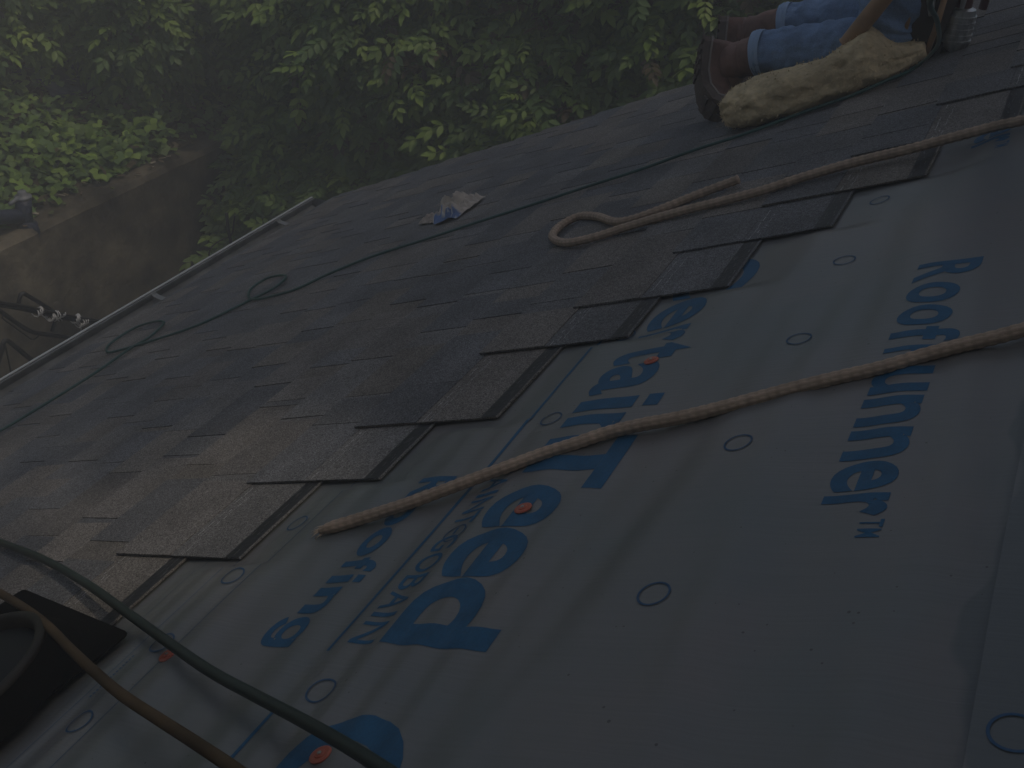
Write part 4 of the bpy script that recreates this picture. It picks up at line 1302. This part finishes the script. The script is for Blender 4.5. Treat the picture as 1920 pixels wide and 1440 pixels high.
# nail gun standing nose down on the shingles
ng = empty('nail_gun', W(*roof_at(1775, 108, SHH)), label='silver and red nail gun with a black nose resting on the shingles', cat='nail gun')
bu = 2.44
nose = at_depth(1776, 92, bu); body = at_depth(1795, 55, bu); tail = at_depth(1815, -25, bu)
g = MB(); ax_ = (tail - body).normalized()
side_ = ax_.cross(EU).normalized()
pts = [nose.lerp(body, .25), body - ax_ * .055, body - ax_ * .02, body + ax_ * .03, body + ax_ * .055, body + ax_ * .062]
g.tube(pts, [.018, .034, .040, .040, .036, .02], 24)
for q in range(5): g.tube([body + ax_ * (-.03 + q * .016), body + ax_ * (-.024 + q * .016)], .042, 24)
g.build('barrel', M_silver, ng, smooth=False)
g = MB(); vs = []
g.tube([nose + side_ * .015 + zz_ * -.01, nose + side_ * .01 + zz_ * .03, nose + zz_ * .055], [.02, .028, .022], 6)
g.tube([nose + zz_ * -.035, nose + zz_ * .0], [.012, .016], 8)
g.build('nose', M_rubber, ng)
g = MB(); g.tube([body + ax_ * .05, body + ax_ * .10, body + ax_ * .17, body + ax_ * .22], [.024, .022, .020, .02], 14)
g.tube([body + ax_ * .06 - side_ * .05, body + ax_ * .14 - side_ * .055, body + ax_ * .22 - side_ * .03], [.011, .012, .010], 10)
g.build('grip', M_red, ng, smooth=True)
g = MB(); g.tube([body + ax_ * .06 - EU * .022, body + ax_ * .12 - EU * .024, body + ax_ * .2 - EU * .02], [.006, .011, .007], 10)
g.build('label_plate', M_tape, ng, smooth=True)

# ------------------------------------------------------------------ tree that shades the far half of the roof
tree = empty('shade_tree', (6.0, -6.0, -4.3), label='tall broad tree behind the viewpoint, outside the view, that shades most of the roof', cat='tree')
def lit_edge(v):       # the shade begins beyond this u
    e = .76 + .12 * math.sin(v * 3.1 + .5) + .10 * noise.noise(Vector((v * 2.2, 3, 1)))
    e += .20 * max(0.0, min(1.0, .4 - v))
    if v > .66: e -= min(3.6, (v - .66) * 5.5)
    return e
pos = []; 
n = 0
while n < 11500:
    u = random.uniform(-3.0, 3.4); v = random.uniform(-2.9, 4.2)
    e_ = lit_edge(v)
    if u < e_: continue
    near = u - e_
    cl_ = noise.noise(Vector((u * 1.9, v * 1.9, 9))) + .45 * noise.noise(Vector((u * 5, v * 5, 2)))
    if cl_ < (-.12 if near < .8 else -.30): continue
    if random.random() < (.55 if u > 1.9 and v > -.6 else .22): continue
    t = random.uniform(6.0, 8.0)
    p = W(u, v, 0) + S * t
    pos.append(p); n += 1
pos = np.array(pos, float)
a = rng.uniform(0, 2 * PI, n)
dr = np.stack([np.cos(a), np.sin(a), rng.normal(-.3, .3, n)], 1); nm = rng.normal(0, .4, (n, 3)) + np.array([0, 0, 1])
scatter('crown', CT, pos, dr, nm, rng.uniform(.28, .42, n), leaf_cols(n), tree)
g = MB(); cc = pos.mean(0)
g.tube(catmull([(6.0, -6.0, -4.3), (5.9, -5.8, -1), (5.6, -5.0, 3.0), (cc[0], cc[1] - .5, cc[2])], 8), list(np.linspace(.32, .12, 25)), 14)
for q in range(16):
    e_ = Vector(pos[random.randrange(n)]); b0 = Vector((5.6, -5.0, 2.8 + q * .1)).lerp(Vector(cc), q / 22)
    g.tube(catmull([b0, b0.lerp(e_, .5) + Vector((0, 0, .3)), e_], 6), list(np.linspace(.09, .015, 13)), 8)
g.build('trunk', M_bark, tree, smooth=True)

sky_block_tree = empty('shade_tree', (1.0, -6.4, -4.3), label='second tree beyond the near end of the roof, crown close behind the viewpoint', cat='tree')  # unseen tree added to cut sky light and darken the near sheet
n = 9000
p = rng.normal(0, 1, (n, 3)); p /= np.linalg.norm(p, axis=1, keepdims=True)
cc = np.array([1.2, -4.1, 3.0])
pos = cc + p * (rng.random((n, 1)) ** .4) * np.array([5.0, 2.3, 2.8]) * np.array([1 + .25 * noise.noise(Vector(q * 2)) for q in p])[:, None]
dr = p + rng.normal(0, .8, (n, 3)); nm = rng.normal(0, .4, (n, 3)) + np.array([0, 0, 1])
scatter('crown', CT, pos, dr, nm, rng.uniform(.28, .42, n), leaf_cols(n), sky_block_tree)
g = MB()
g.tube(catmull([(1.0, -6.4, -4.3), (1.1, -6.2, -1), (1.1, -5.4, 1.5), (1.2, -4.2, 3.6)], 8), list(np.linspace(.3, .09, 25)), 14)
for q in range(12):
    e_ = Vector(pos[random.randrange(n)]); b0 = Vector((1.1, -5.4, 1.5)).lerp(Vector((1.2, -4.2, 3.6)), q / 12)
    g.tube(catmull([b0, b0.lerp(e_, .5) + Vector((0, 0, .3)), e_], 6), list(np.linspace(.07, .012, 13)), 8)
g.build('trunk', M_bark, sky_block_tree, smooth=True)

# ------------------------------------------------------------------ haze volume added to lift the dark tones
hz = bpy.data.materials.new('haze'); hz.use_nodes = True
hn = hz.node_tree; hn.nodes.remove(hn.nodes['Principled BSDF'])
pv = hn.nodes.new('ShaderNodeVolumePrincipled')
pv.inputs['Color'].default_value = (.93, .95, .93, 1); pv.inputs['Density'].default_value = 0.04; pv.inputs['Anisotropy'].default_value = 0.0
hn.links.new(pv.outputs[0], hn.nodes['Material Output'].inputs['Volume'])
g = MB(); g.box((-17, -17, -5.4), (17, 17, 10.0))
tag(g.build('haze', hz), 'thin grey haze filling the air', 'haze', kind='stuff')
